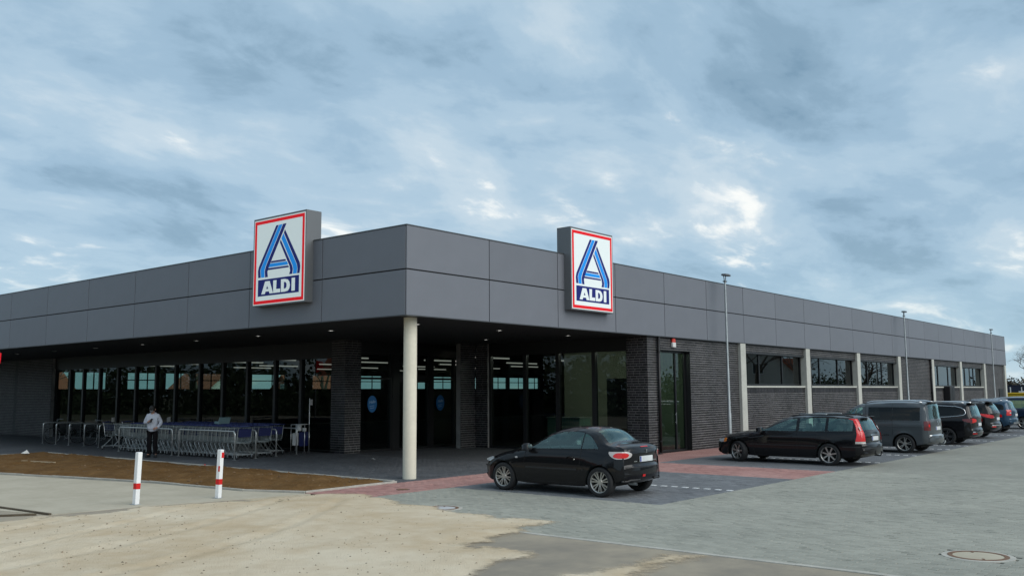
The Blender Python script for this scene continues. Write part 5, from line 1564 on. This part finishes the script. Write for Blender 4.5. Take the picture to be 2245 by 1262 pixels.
# local frame: x = person's left, y = back, facing -y
Vb = {'pel': (0, 0, .93), 'sp': (0, .0, 1.10), 'ch': (0, .01, 1.28), 'nk': (0, -.01, 1.42), 'hd0': (0, -.035, 1.50), 'hd1': (0, -.065, 1.60), 'hd2': (0, -.06, 1.67),
      'shL': (.17, .01, 1.37), 'elL': (.27, .06, 1.12), 'wrL': (.19, -.10, .97), 'pmL': (.15, -.14, .94),
      'shR': (-.17, .01, 1.37), 'elR': (-.27, .03, 1.12), 'wrR': (-.09, -.19, 1.17), 'pmR': (-.02, -.22, 1.20),
      'hpL': (.10, 0, .90), 'knL': (.12, -.03, .50), 'anL': (.13, .0, .10), 'toL': (.20, -.13, .045),
      'hpR': (-.09, 0, .90), 'knR': (-.08, -.04, .50), 'anR': (-.08, .0, .10), 'toR': (-.13, -.16, .045)}
Rb = {'pel': .11, 'sp': .105, 'ch': .115, 'nk': .05, 'hd0': (.062, .072), 'hd1': (.074, .092), 'hd2': (.055, .07), 'shL': .06, 'elL': .042, 'wrL': .03, 'pmL': (.032, .018), 'shR': .06, 'elR': .042, 'wrR': .03, 'pmR': (.036, .02),
      'hpL': .085, 'knL': .058, 'anL': .042, 'toL': .035, 'hpR': .085, 'knR': .058, 'anR': .042, 'toR': .035}
Eb = [('pel', 'sp'), ('sp', 'ch'), ('ch', 'nk'), ('nk', 'hd0'), ('hd0', 'hd1'), ('hd1', 'hd2')]
for k in 'LR': Eb += [('ch', 'sh' + k), ('sh' + k, 'el' + k), ('el' + k, 'wr' + k), ('wr' + k, 'pm' + k), ('pel', 'hp' + k), ('hp' + k, 'kn' + k), ('kn' + k, 'an' + k), ('an' + k, 'to' + k)]
for k, sg in (('R', 1), ('L', -1)):                     # fingers curl round the phone / hang relaxed
    px_, py_, pz_ = Vb['pm' + k]
    for i in range(4):
        a = (px_ + sg * .028, py_ - .012 + .0, pz_ + .022 - i * .016); b = (px_ + sg * (.062 - .006 * abs(i - 1)), py_ - .022, pz_ + .026 - i * .018); c = (px_ + sg * (.070 - .006 * abs(i - 1)), py_ + .012, pz_ + .028 - i * .018)
        for nm_, v, r in (('a', a, .009), ('b', b, .0082), ('c', c, .007)): Vb['f%s%d%s' % (k, i, nm_)] = v; Rb['f%s%d%s' % (k, i, nm_)] = r
        Eb += [('pm' + k, 'f%s%da' % (k, i)), ('f%s%da' % (k, i), 'f%s%db' % (k, i)), ('f%s%db' % (k, i), 'f%s%dc' % (k, i))]
    Vb['t%sa' % k] = (px_ + sg * .008, py_ - .01, pz_ + .036); Vb['t%sb' % k] = (px_ + sg * .036, py_ - .018, pz_ + .056); Rb['t%sa' % k] = .0105; Rb['t%sb' % k] = .0085
    Eb += [('wr' + k, 't%sa' % k), ('t%sa' % k, 't%sb' % k)]
ks = list(Vb); ix = {k: i for i, k in enumerate(ks)}
person = skin('person', [Vb[k] for k in ks], [(ix[a], ix[b]) for a, b in Eb], [Rb[k] for k in ks], ix['pel'], m_skin)
tag(person, 'person in a grey hoodie and black trousers looking down at a phone by the trolleys', 'person')
def sub_skin(name, keys, edges, rad, root, mat, over={}):
    ii = {k: i for i, k in enumerate(keys)}
    return skin(name, [over.get(k, Vb.get(k)) for k in keys], [(ii[a], ii[b]) for a, b in edges], [rad[k] for k in keys], ii[root], mat, person)
sub_skin('hoodie', ['hem', 'pel', 'sp', 'ch', 'nk', 'shL', 'elL', 'wrL', 'shR', 'elR', 'wrR'], [('hem', 'pel'), ('pel', 'sp'), ('sp', 'ch'), ('ch', 'nk'), ('ch', 'shL'), ('shL', 'elL'), ('elL', 'wrL'), ('ch', 'shR'), ('shR', 'elR'), ('elR', 'wrR')],
    {'hem': (.175, .14), 'pel': (.19, .145), 'sp': (.185, .145), 'ch': (.175, .14), 'nk': .075, 'shL': .088, 'elL': .072, 'wrL': .045, 'shR': .088, 'elR': .072, 'wrR': .045}, 'sp', m_hood, {'hem': (0, -.005, .80), 'pel': (0, -.005, .95)})
sub_skin('trousers', ['pel', 'hpL', 'knL', 'anL', 'hpR', 'knR', 'anR'], [('pel', 'hpL'), ('hpL', 'knL'), ('knL', 'anL'), ('pel', 'hpR'), ('hpR', 'knR'), ('knR', 'anR')],
    {'pel': (.125, .10), 'hpL': .102, 'knL': .082, 'anL': .072, 'hpR': .102, 'knR': .085, 'anR': .072}, 'pel', m_trou, {'pel': (0, 0, .90), 'hpL': (.10, 0, .84), 'hpR': (-.09, 0, .84), 'anL': (.13, 0, .055), 'anR': (-.08, 0, .055)})
sub_skin('hood', ['a', 'b', 'c', 'd', 'e2'], [('a', 'b'), ('b', 'c'), ('c', 'd'), ('d', 'e2')], {'a': .035, 'b': .05, 'c': .055, 'd': .05, 'e2': .035}, 'c', m_hood,
    {'a': (.07, -.07, 1.40), 'b': (.10, .01, 1.435), 'c': (0, .075, 1.45), 'd': (-.10, .01, 1.435), 'e2': (-.07, -.07, 1.40)})
m = MB(); nn_ = 14
vs = []; fs = []
for i in range(nn_ + 1):
    ph = math.pi * i / nn_ * .66
    for j in range(20):
        a = 2 * math.pi * j / 20; k_ = 1 + .05 * math.sin(3 * a + 2 * i) * (i > 3)
        vs.append((.098 * k_ * math.sin(ph) * math.cos(a), -.062 + .118 * k_ * math.sin(ph) * math.sin(a) - .018 * math.cos(ph), 1.615 + .112 * math.cos(ph) - .03 * (math.sin(a) * math.sin(ph))* -1 * (i / nn_)))
for i in range(nn_):
    for j in range(20): fs.append((i * 20 + j, i * 20 + (j + 1) % 20, (i + 1) * 20 + (j + 1) % 20, (i + 1) * 20 + j))
m.add(vs, fs); m.build('hair', m_hair, person, smooth=True, fixn=True)
for k, sg in (('L', 1), ('R', -1)):
    a, t_ = Vb['an' + k], Vb['to' + k]
    ii = sub_skin('shoe', ['h', 'm', 't'], [('h', 'm'), ('m', 't')], {'h': (.058, .056), 'm': (.056, .054), 't': (.052, .040)}, 'm', m_shoe, {'h': (a[0] - sg * .01, a[1] + .05, .055), 'm': ((a[0] + t_[0]) / 2, (a[1] + t_[1]) / 2, .05), 't': (t_[0], t_[1] - .03, .040)})
m = MB(); m.lathe([(.0, -.02), (.045, -.015), (.062, .01), (.05, .04), (0, .05)], 14, 'y', (0, -.145, 1.545)); m.build('face_mask', m_mask, person, smooth=True)
for sg in (1, -1):
    m = MB(); m.lathe([(0, -.008), (.009, -.006), (.011, .002), (0, .006)], 10, 'y', (sg * .03, -.152, 1.61)); m.build('eye', m_hair, person, smooth=True)
    m = MB(); m.lathe([(0, -.03), (.022, -.02), (.026, 0), (.02, .02), (0, .03)], 10, 'x', (sg * .082, -.05, 1.585)); m.build('ear', m_skin, person, smooth=True)
PX_, PY_, PRZ = .93, 13.2, R(-52)
person.location = (PX_, PY_, 0); person.rotation_euler.z = PRZ
e = empty('phone', (0, 0, 0), PRZ, 'black phone held in the hand of the person', 'phone')
c_, s_ = math.cos(PRZ), math.sin(PRZ); lx, ly = .045, -.236
e.location = (PX_ + lx * c_ - ly * s_, PY_ + lx * s_ + ly * c_, 1.225); e.rotation_euler = (R(-35), R(8), PRZ)
m = MB(); m.cbox(-.036, .036, -.005, .005, -.075, .075, .003); m.build('case', m_plast, e)
m = MB(); m.box(-.032, .032, .0052, .006, -.068, .068); m.build('screen', M('phone_screen', (.02, .025, .03), .1), e)

# ---------------------------------------------------------------- litter
def litter(name, x, y, z, label, cat, kind):
    e = empty(name, (x, y, z), rng.uniform(0, 6), label, cat); return e
e = litter('paper_scrap', 4.6, 6.27, .004, 'tiny white scrap of paper on the dark forecourt', 'litter', 0)
m = MB(); m.add([(-.11, -.05, 0), (.1, -.06, .012), (.12, .05, .004), (-.1, .06, .018), (0, 0, .03)], [(0, 1, 4), (1, 2, 4), (2, 3, 4), (3, 0, 4)]); m.build('sheet', m_paper, e)
e = litter('stone', -1.8, 16.3, .09, 'single white stone on the soil bed at far left', 'stone', 0)
m = MB(); clod(m, 0, 0, .06, .16); clod(m, .05, .04, .07, .12); m.build('rock', M('white_stone', (.6, .6, .57), .9), e)
e = litter('timber_lath', -3.0, 12.6, .10, 'pale lath lying flat on the brown soil', 'timber', 0); e.rotation_euler.z = R(100)
m = MB(); m.cbox(-.8, .8, -.03, .03, 0, .03, .004); m.build('lath', M('pale_wood', (.42, .33, .21), .8, var=(3, .2)), e)
e = litter('ribbon_scrap', -.55, 7.6, .08, 'scrap of red tape beside the right bollard', 'litter', 0); e.rotation_euler.z = R(60)
m = MB(); m.add([(-.14, -.02, .01), (.0, -.02, .03), (.14, -.015, .0), (.14, .02, .01), (0, .025, .035), (-.14, .02, .015)], [(0, 1, 4, 5), (1, 2, 3, 4)]); m.build('tape', m_post_r, e)
for x, y, rz, l_, lb in ((-7.93, 1.65, R(94), .95, 'thin dark timber edging along the footpath end at the left'), (-8.3, 1.08, R(-35), .34, 'short dark batten lying on the sand at the left picture edge')):
    e = empty('timber_batten', (x, y, .0), rz, lb, 'timber'); m = MB(); m.cbox(-l_, l_, -.025, .025, 0, .03, .004); m.build('batten', M('dark_wood', (.09, .07, .045), .9, var=(3, .3)), e)
# ---------------------------------------------------------------- surroundings: houses, trees, containers
m_wallw = M('render_white', (.58, .57, .53), .9, var=(.4, .06))
m_wallb = M('red_brick_far', (.26, .085, .055), .9, var=(.8, .15))
m_roofr = M('red_tiles', (.30, .085, .045), .85, var=(1.5, .2), bump=(7, .5, .05))
m_hwin = M('house_pane', (.03, .04, .045), .1, coat=.5)
m_bark = M('bark', (.075, .062, .05), .95, var=(3, .3))
m_twig = M('twigs', (.11, .095, .085), .95)
m_leafd = M('evergreen_leaf', (.035, .055, .022), .8, isl=.5)
m_leafb = M('hedge_leaf', (.075, .06, .04), .85, isl=.45)


def house(x, y, rz, w, d, h, rh, wall, label):
    e = empty('house', (x, y, 0), rz, label, 'house', 'gabled houses around the store')
    m = MB(); m.box(-w / 2, w / 2, -d / 2, d / 2, 0, h)
    m.add([(-w / 2, -d / 2, h), (-w / 2, d / 2, h), (-w / 2, 0, h + rh), (w / 2, -d / 2, h), (w / 2, d / 2, h), (w / 2, 0, h + rh)], [(0, 2, 1), (3, 4, 5)]); m.build('wall', wall, e)
    m = MB(); o = .5; t_ = .18
    for sg in (1, -1):
        y1 = sg * (d / 2 + o); z1 = h - o * rh / (d / 2)
        m.add([(-w / 2 - o, y1, z1), (w / 2 + o, y1, z1), (w / 2 + o, 0, h + rh), (-w / 2 - o, 0, h + rh), (-w / 2 - o, y1, z1 + t_), (w / 2 + o, y1, z1 + t_), (w / 2 + o, 0, h + rh + t_), (-w / 2 - o, 0, h + rh + t_)],
              [(0, 1, 2, 3), (4, 7, 6, 5), (0, 4, 5, 1), (1, 5, 6, 2), (3, 2, 6, 7), (0, 3, 7, 4)])
    r_ = m.build('roof', m_roofr, e, fixn=True)
    m = MB(); m.box(w * .2, w * .2 + .7, -.35, .35, h + rh * .5, h + rh + .9); m.build('chimney', m_wallb, r_)
    def win(px, py, nx_, ny_, zz_, ww=1.2, hh=1.3):
        tx, ty = -ny_, nx_
        def B(a, b, z0, z1, d0, d1, mat, nm, par):
            vs = [(px + tx * s1 + nx_ * dd, py + ty * s1 + ny_ * dd, z) for z in (z0, z1) for dd in (d0, d1) for s1 in (a, b)]
            q = MB(); q.add(vs, [(0, 2, 3, 1), (4, 5, 7, 6), (0, 1, 5, 4), (2, 6, 7, 3), (0, 4, 6, 2), (1, 3, 7, 5)]); return q.build(nm, mat, par, fixn=True)
        f = B(-ww / 2, ww / 2, zz_, zz_ + hh, -.02, .06, m_white, 'window', e)
        B(-ww / 2 + .09, -.04, zz_ + .09, zz_ + hh - .09, .05, .075, m_hwin, 'pane', f); B(.04, ww / 2 - .09, zz_ + .09, zz_ + hh - .09, .05, .075, m_hwin, 'pane', f)
    for k in range(int(w // 2.6)):
        xx = -w / 2 + 1.5 + k * 2.6
        for sg in (1, -1): win(xx, sg * d / 2, 0, sg, .95)
    for sg in (1, -1):
        for yy_ in (-d * .22, d * .22): win(sg * w / 2, yy_, sg, 0, .95); 
        win(sg * w / 2, 0, sg, 0, h + .3, 1.4, 1.2)
    m = MB(); m.box(-.5, .5, -d / 2 - .05, -d / 2 + .02, 0, 2.1); m.build('door', m_bark, e)


house(52, 150, R(8), 15, 9, 2.8, 3.4, m_wallb, 'red brick house with a red tiled roof seen through the far shop windows')
house(88, 150, R(-84), 12, 9, 2.8, 3.6, m_wallw, 'white gabled house seen through the shop windows right of the brick house')
house(12, 120, R(12), 14, 9, 3.0, 3.6, m_wallb, 'red brick house seen through the leftmost shop windows')
house(122, 160, R(0), 16, 9, 2.8, 3.4, m_wallb, 'brick house with orange roof seen through the entrance glass')
house(84, -29, R(-24), 11, 9, 3.6, 4.4, m_wallw, 'white gabled house with red roof mirrored in the office windows')
house(150, -58, R(62), 12, 9, 3.6, 4.4, m_wallb, 'red roofed house mirrored in the farther office windows')
house(-46, 62, R(70), 14, 10, 4.2, 4.6, m_wallb, 'red brick house mirrored in the long shop front')
house(-44, 20, R(86), 12, 10, 4.0, 4.6, m_wallw, 'white house across the road mirrored in the entrance glass')


def branchy(e, h, spread, seed, depth=5, base=.22, name='crown', dense=3):
    r_ = random.Random(seed); tr, cr_ = MB(), MB()
    def grow(p, d, l, rad, lev):
        q = p + d * l * .5 + Vector((r_.gauss(0, .06), r_.gauss(0, .06), r_.gauss(0, .04))) * l; q2 = q + (d + Vector((r_.gauss(0, .12), r_.gauss(0, .12), r_.gauss(.05, .1)))).normalized() * l * .5
        (tr if lev < 2 else cr_).tube([p, q, q2], [rad, rad * .82, rad * .62], 6 if lev < 2 else 4 if lev < 4 else 3, caps=False)
        if lev >= depth: return
        for k in range(r_.choice((2, 3, dense)) if lev else dense + 1):
            nd = (d + Vector((r_.gauss(0, 1), r_.gauss(0, 1), r_.gauss(.15, .5))).normalized() * spread).normalized()
            s = q if r_.random() < .35 else q2
            grow(s, nd, l * r_.uniform(.62, .82), rad * .55, lev + 1)
    grow(Vector((0, 0, -.1)), Vector((0, 0, 1)), h * .36, base, 0)
    tr.build('trunk', m_bark, e, smooth=True); cr_.build(name, m_twig, e)


def bare_tree(x, y, h, seed, label, depth=6, spread=.85):
    e = empty('bare_tree', (x, y, 0), seed, label, 'tree', 'leafless trees around the store'); branchy(e, h, spread, seed, depth, h * .028)


def leafy(x, y, h, w, seed, label, mat=None, n=2600, cat='tree', name='evergreen_tree', shape=1.0):
    r_ = random.Random(seed); e = empty(name, (x, y, 0), 0, label, cat)
    m = MB(); m.tube([(0, 0, -.1), (.05, .03, h * .4), (0, .08, h * .8)], [w * .06, w * .045, .02], 7); m.build('trunk', m_bark, e, smooth=True)
    m = MB()
    cl_ = [(r_.gauss(0, .33) * w, r_.gauss(0, .33) * w, h * (.25 + .62 * r_.random())) for _ in range(26)]
    for _ in range(n):
        c = r_.choice(cl_); k = 1 - .75 * max(0, (c[2] / h - .25)) * shape
        p = Vector((c[0] * k + r_.gauss(0, .11) * w, c[1] * k + r_.gauss(0, .11) * w, max(.1, c[2] + r_.gauss(0, .07) * h)))
        a = Vector((r_.gauss(0, 1), r_.gauss(0, 1), r_.gauss(0, 1))).normalized() * r_.uniform(.12, .30); b = a.orthogonal().normalized() * r_.uniform(.08, .2)
        m.add([tuple(p - a), tuple(p + b), tuple(p + a), tuple(p - b)], [(0, 1, 2, 3)])
    m.build('crown', mat or m_leafd, e)


# right edge, behind the store end
bare_tree(150, 13.0, 9.2, 11, 'round bare tree on the horizon beyond the end of the store', 7, 1.15)
bare_tree(156, 4, 7.0, 12, 'bare tree at the right picture edge on the horizon', 6, 1.1)
bare_tree(162, 22, 8.0, 17, 'bare tree partly hidden by the end of the store', 6, 1.1)
for k in range(9):
    leafy(128 + rng.uniform(-2, 2), -14 + k * 4.4, 4.0 + rng.random(), 4.2, 100 + k, 'brown hedge shrub in the dark row under the bare trees, number %s from the right' % ('one two three four five six seven eight nine'.split()[k]), m_leafb, 900, 'hedge', 'hedge_shrub', .3)
m_cont = M('container_navy', (.008, .016, .045), .5)
for k, (y, lb) in enumerate(((5.9, 'navy container with white lid next to the store end'), (2.6, 'navy container with white door bars at the right picture edge'), (-.7, 'navy container just past the right picture edge'))):
    e = empty('waste_container', (82, y, 0), 0, lb, 'container', 'navy containers behind the store')
    m = MB(); m.cbox(-1.2, 1.2, -1.55, 1.55, .15, 2.45, .04)
    m.build('body', m_cont, e)
    for yy_ in np.linspace(-1.4, 1.4, 4): m = MB(); m.box(-1.26, -1.205, yy_ - .04, yy_ + .04, .3, 2.3); m.build('rib', m_post_w if abs(yy_) < 1 else m_cont, e)
    m = MB(); m.box(-1.25, 1.25, -1.6, 1.6, 2.46, 2.60 if k != 1 else 2.5); m.build('lid', m_post_w if k == 0 else m_cont, e)
    m = MB(); m.box(-1.235, -1.205, -.75, -.2, 1.75, 1.95); m.build('label_plate', m_paper, e)
e = empty('yellow_skip', (77, 3.0, 0), 0, 'yellow skip container behind the blue van at right', 'skip')
m = MB(); m.add([(-.9, -3.0, .25), (.9, -3.0, .25), (.9, 3.0, .25), (-.9, 3.0, .25), (-1.2, -3.4, 1.72), (1.2, -3.4, 1.72), (1.2, 3.4, 1.72), (-1.2, 3.4, 1.72)], [(0, 3, 2, 1), (0, 1, 5, 4), (1, 2, 6, 5), (2, 3, 7, 6), (3, 0, 4, 7)])
m.build('tub', M('skip_yellow', (.62, .40, .015), .5, var=(2, .1)), e)
m = MB(); m.tube([(-1.22, -3.42, 1.74), (1.22, -3.42, 1.74), (1.22, 3.42, 1.74), (-1.22, 3.42, 1.74)], .06, 8, closed=True); m.build('rim', MATS['skip_yellow'], e)
for y in (-2, 2): m = MB(); m.box(-.8, .8, y - .1, y + .1, 0, .27); m.build('skid', m_black, e)

# trees across the road that the glass and the paintwork mirror
def wood(name, pts, label, n, seed, hh=9):
    r_ = random.Random(seed); m = MB()
    cl_ = []
    for (ax, ay), (bx, by) in zip(pts[:-1], pts[1:]):
        L_ = math.hypot(bx - ax, by - ay)
        for _ in range(int(L_ * 1.4)):
            f = r_.random(); cl_.append((ax + (bx - ax) * f + r_.gauss(0, 1.6), ay + (by - ay) * f + r_.gauss(0, 1.6), hh * r_.random() ** 1.3, r_.uniform(.9, 1.6)))
    for _ in range(n):
        c = r_.choice(cl_); p = Vector((c[0] + r_.gauss(0, c[3]), c[1] + r_.gauss(0, c[3]), max(.2, c[2] + r_.gauss(0, c[3] * .8))))
        a = Vector((r_.gauss(0, 1), r_.gauss(0, 1), r_.gauss(0, 1))).normalized() * r_.uniform(.12, .34); b = a.orthogonal().normalized() * r_.uniform(.1, .26)
        m.add([tuple(p - a), tuple(p + b), tuple(p + a), tuple(p - b)], [(0, 1, 2, 3)])
    tag(m.build(name, m_leafd), label, 'woodland', kind='stuff')
wood('woodland', [(-30, -10), (-32, 30), (-30, 70), (-22, 110), (-5, 125)], 'dark belt of evergreens across the road, mirrored in the shop front', 40000, 5, 4.5)
wood('woodland', [(60, -62), (90, -64), (140, -58), (190, -50)], 'dark belt of evergreens beyond the lot, mirrored in the office windows', 22000, 6, 4)
for k, (x, y, h) in enumerate(((70, -23, 9), (96, -29, 10), (104, -24, 9), (74, -28, 9))): bare_tree(x, y, h, 30 + k, 'leafless tree mirrored in the office windows, %s one from the store' % ('first second third fourth'.split()[k]), 5, .8)
for k, (x, y, h) in enumerate(((14, 56, 8), (30, 58, 9), (46, 60, 8), (8, 60, 8))): bare_tree(x, y, h, 40 + k, 'leafless tree seen through the far shop windows, %s from the left' % ('second third fourth first'.split()[k]), 5, .8)
e = empty('hanging_banner', (-1.4, 20.4, 0), 0, 'red banner just entering the picture at the left edge under the canopy line', 'banner')
m = MB(); m.tube([(0, 0, 0), (0, 0, 4.0)], .04, 8); m.build('mast', m_steel, e)
m = MB(); m.prism([(-.02, 3.70), (-.56, 3.62), (-.50, 3.25), (-.02, 3.1)], lambda a, b: (-.01, a, b), lambda a, b: (.01, a, b)); m.build('cloth', m_red_s, e, fixn=True)
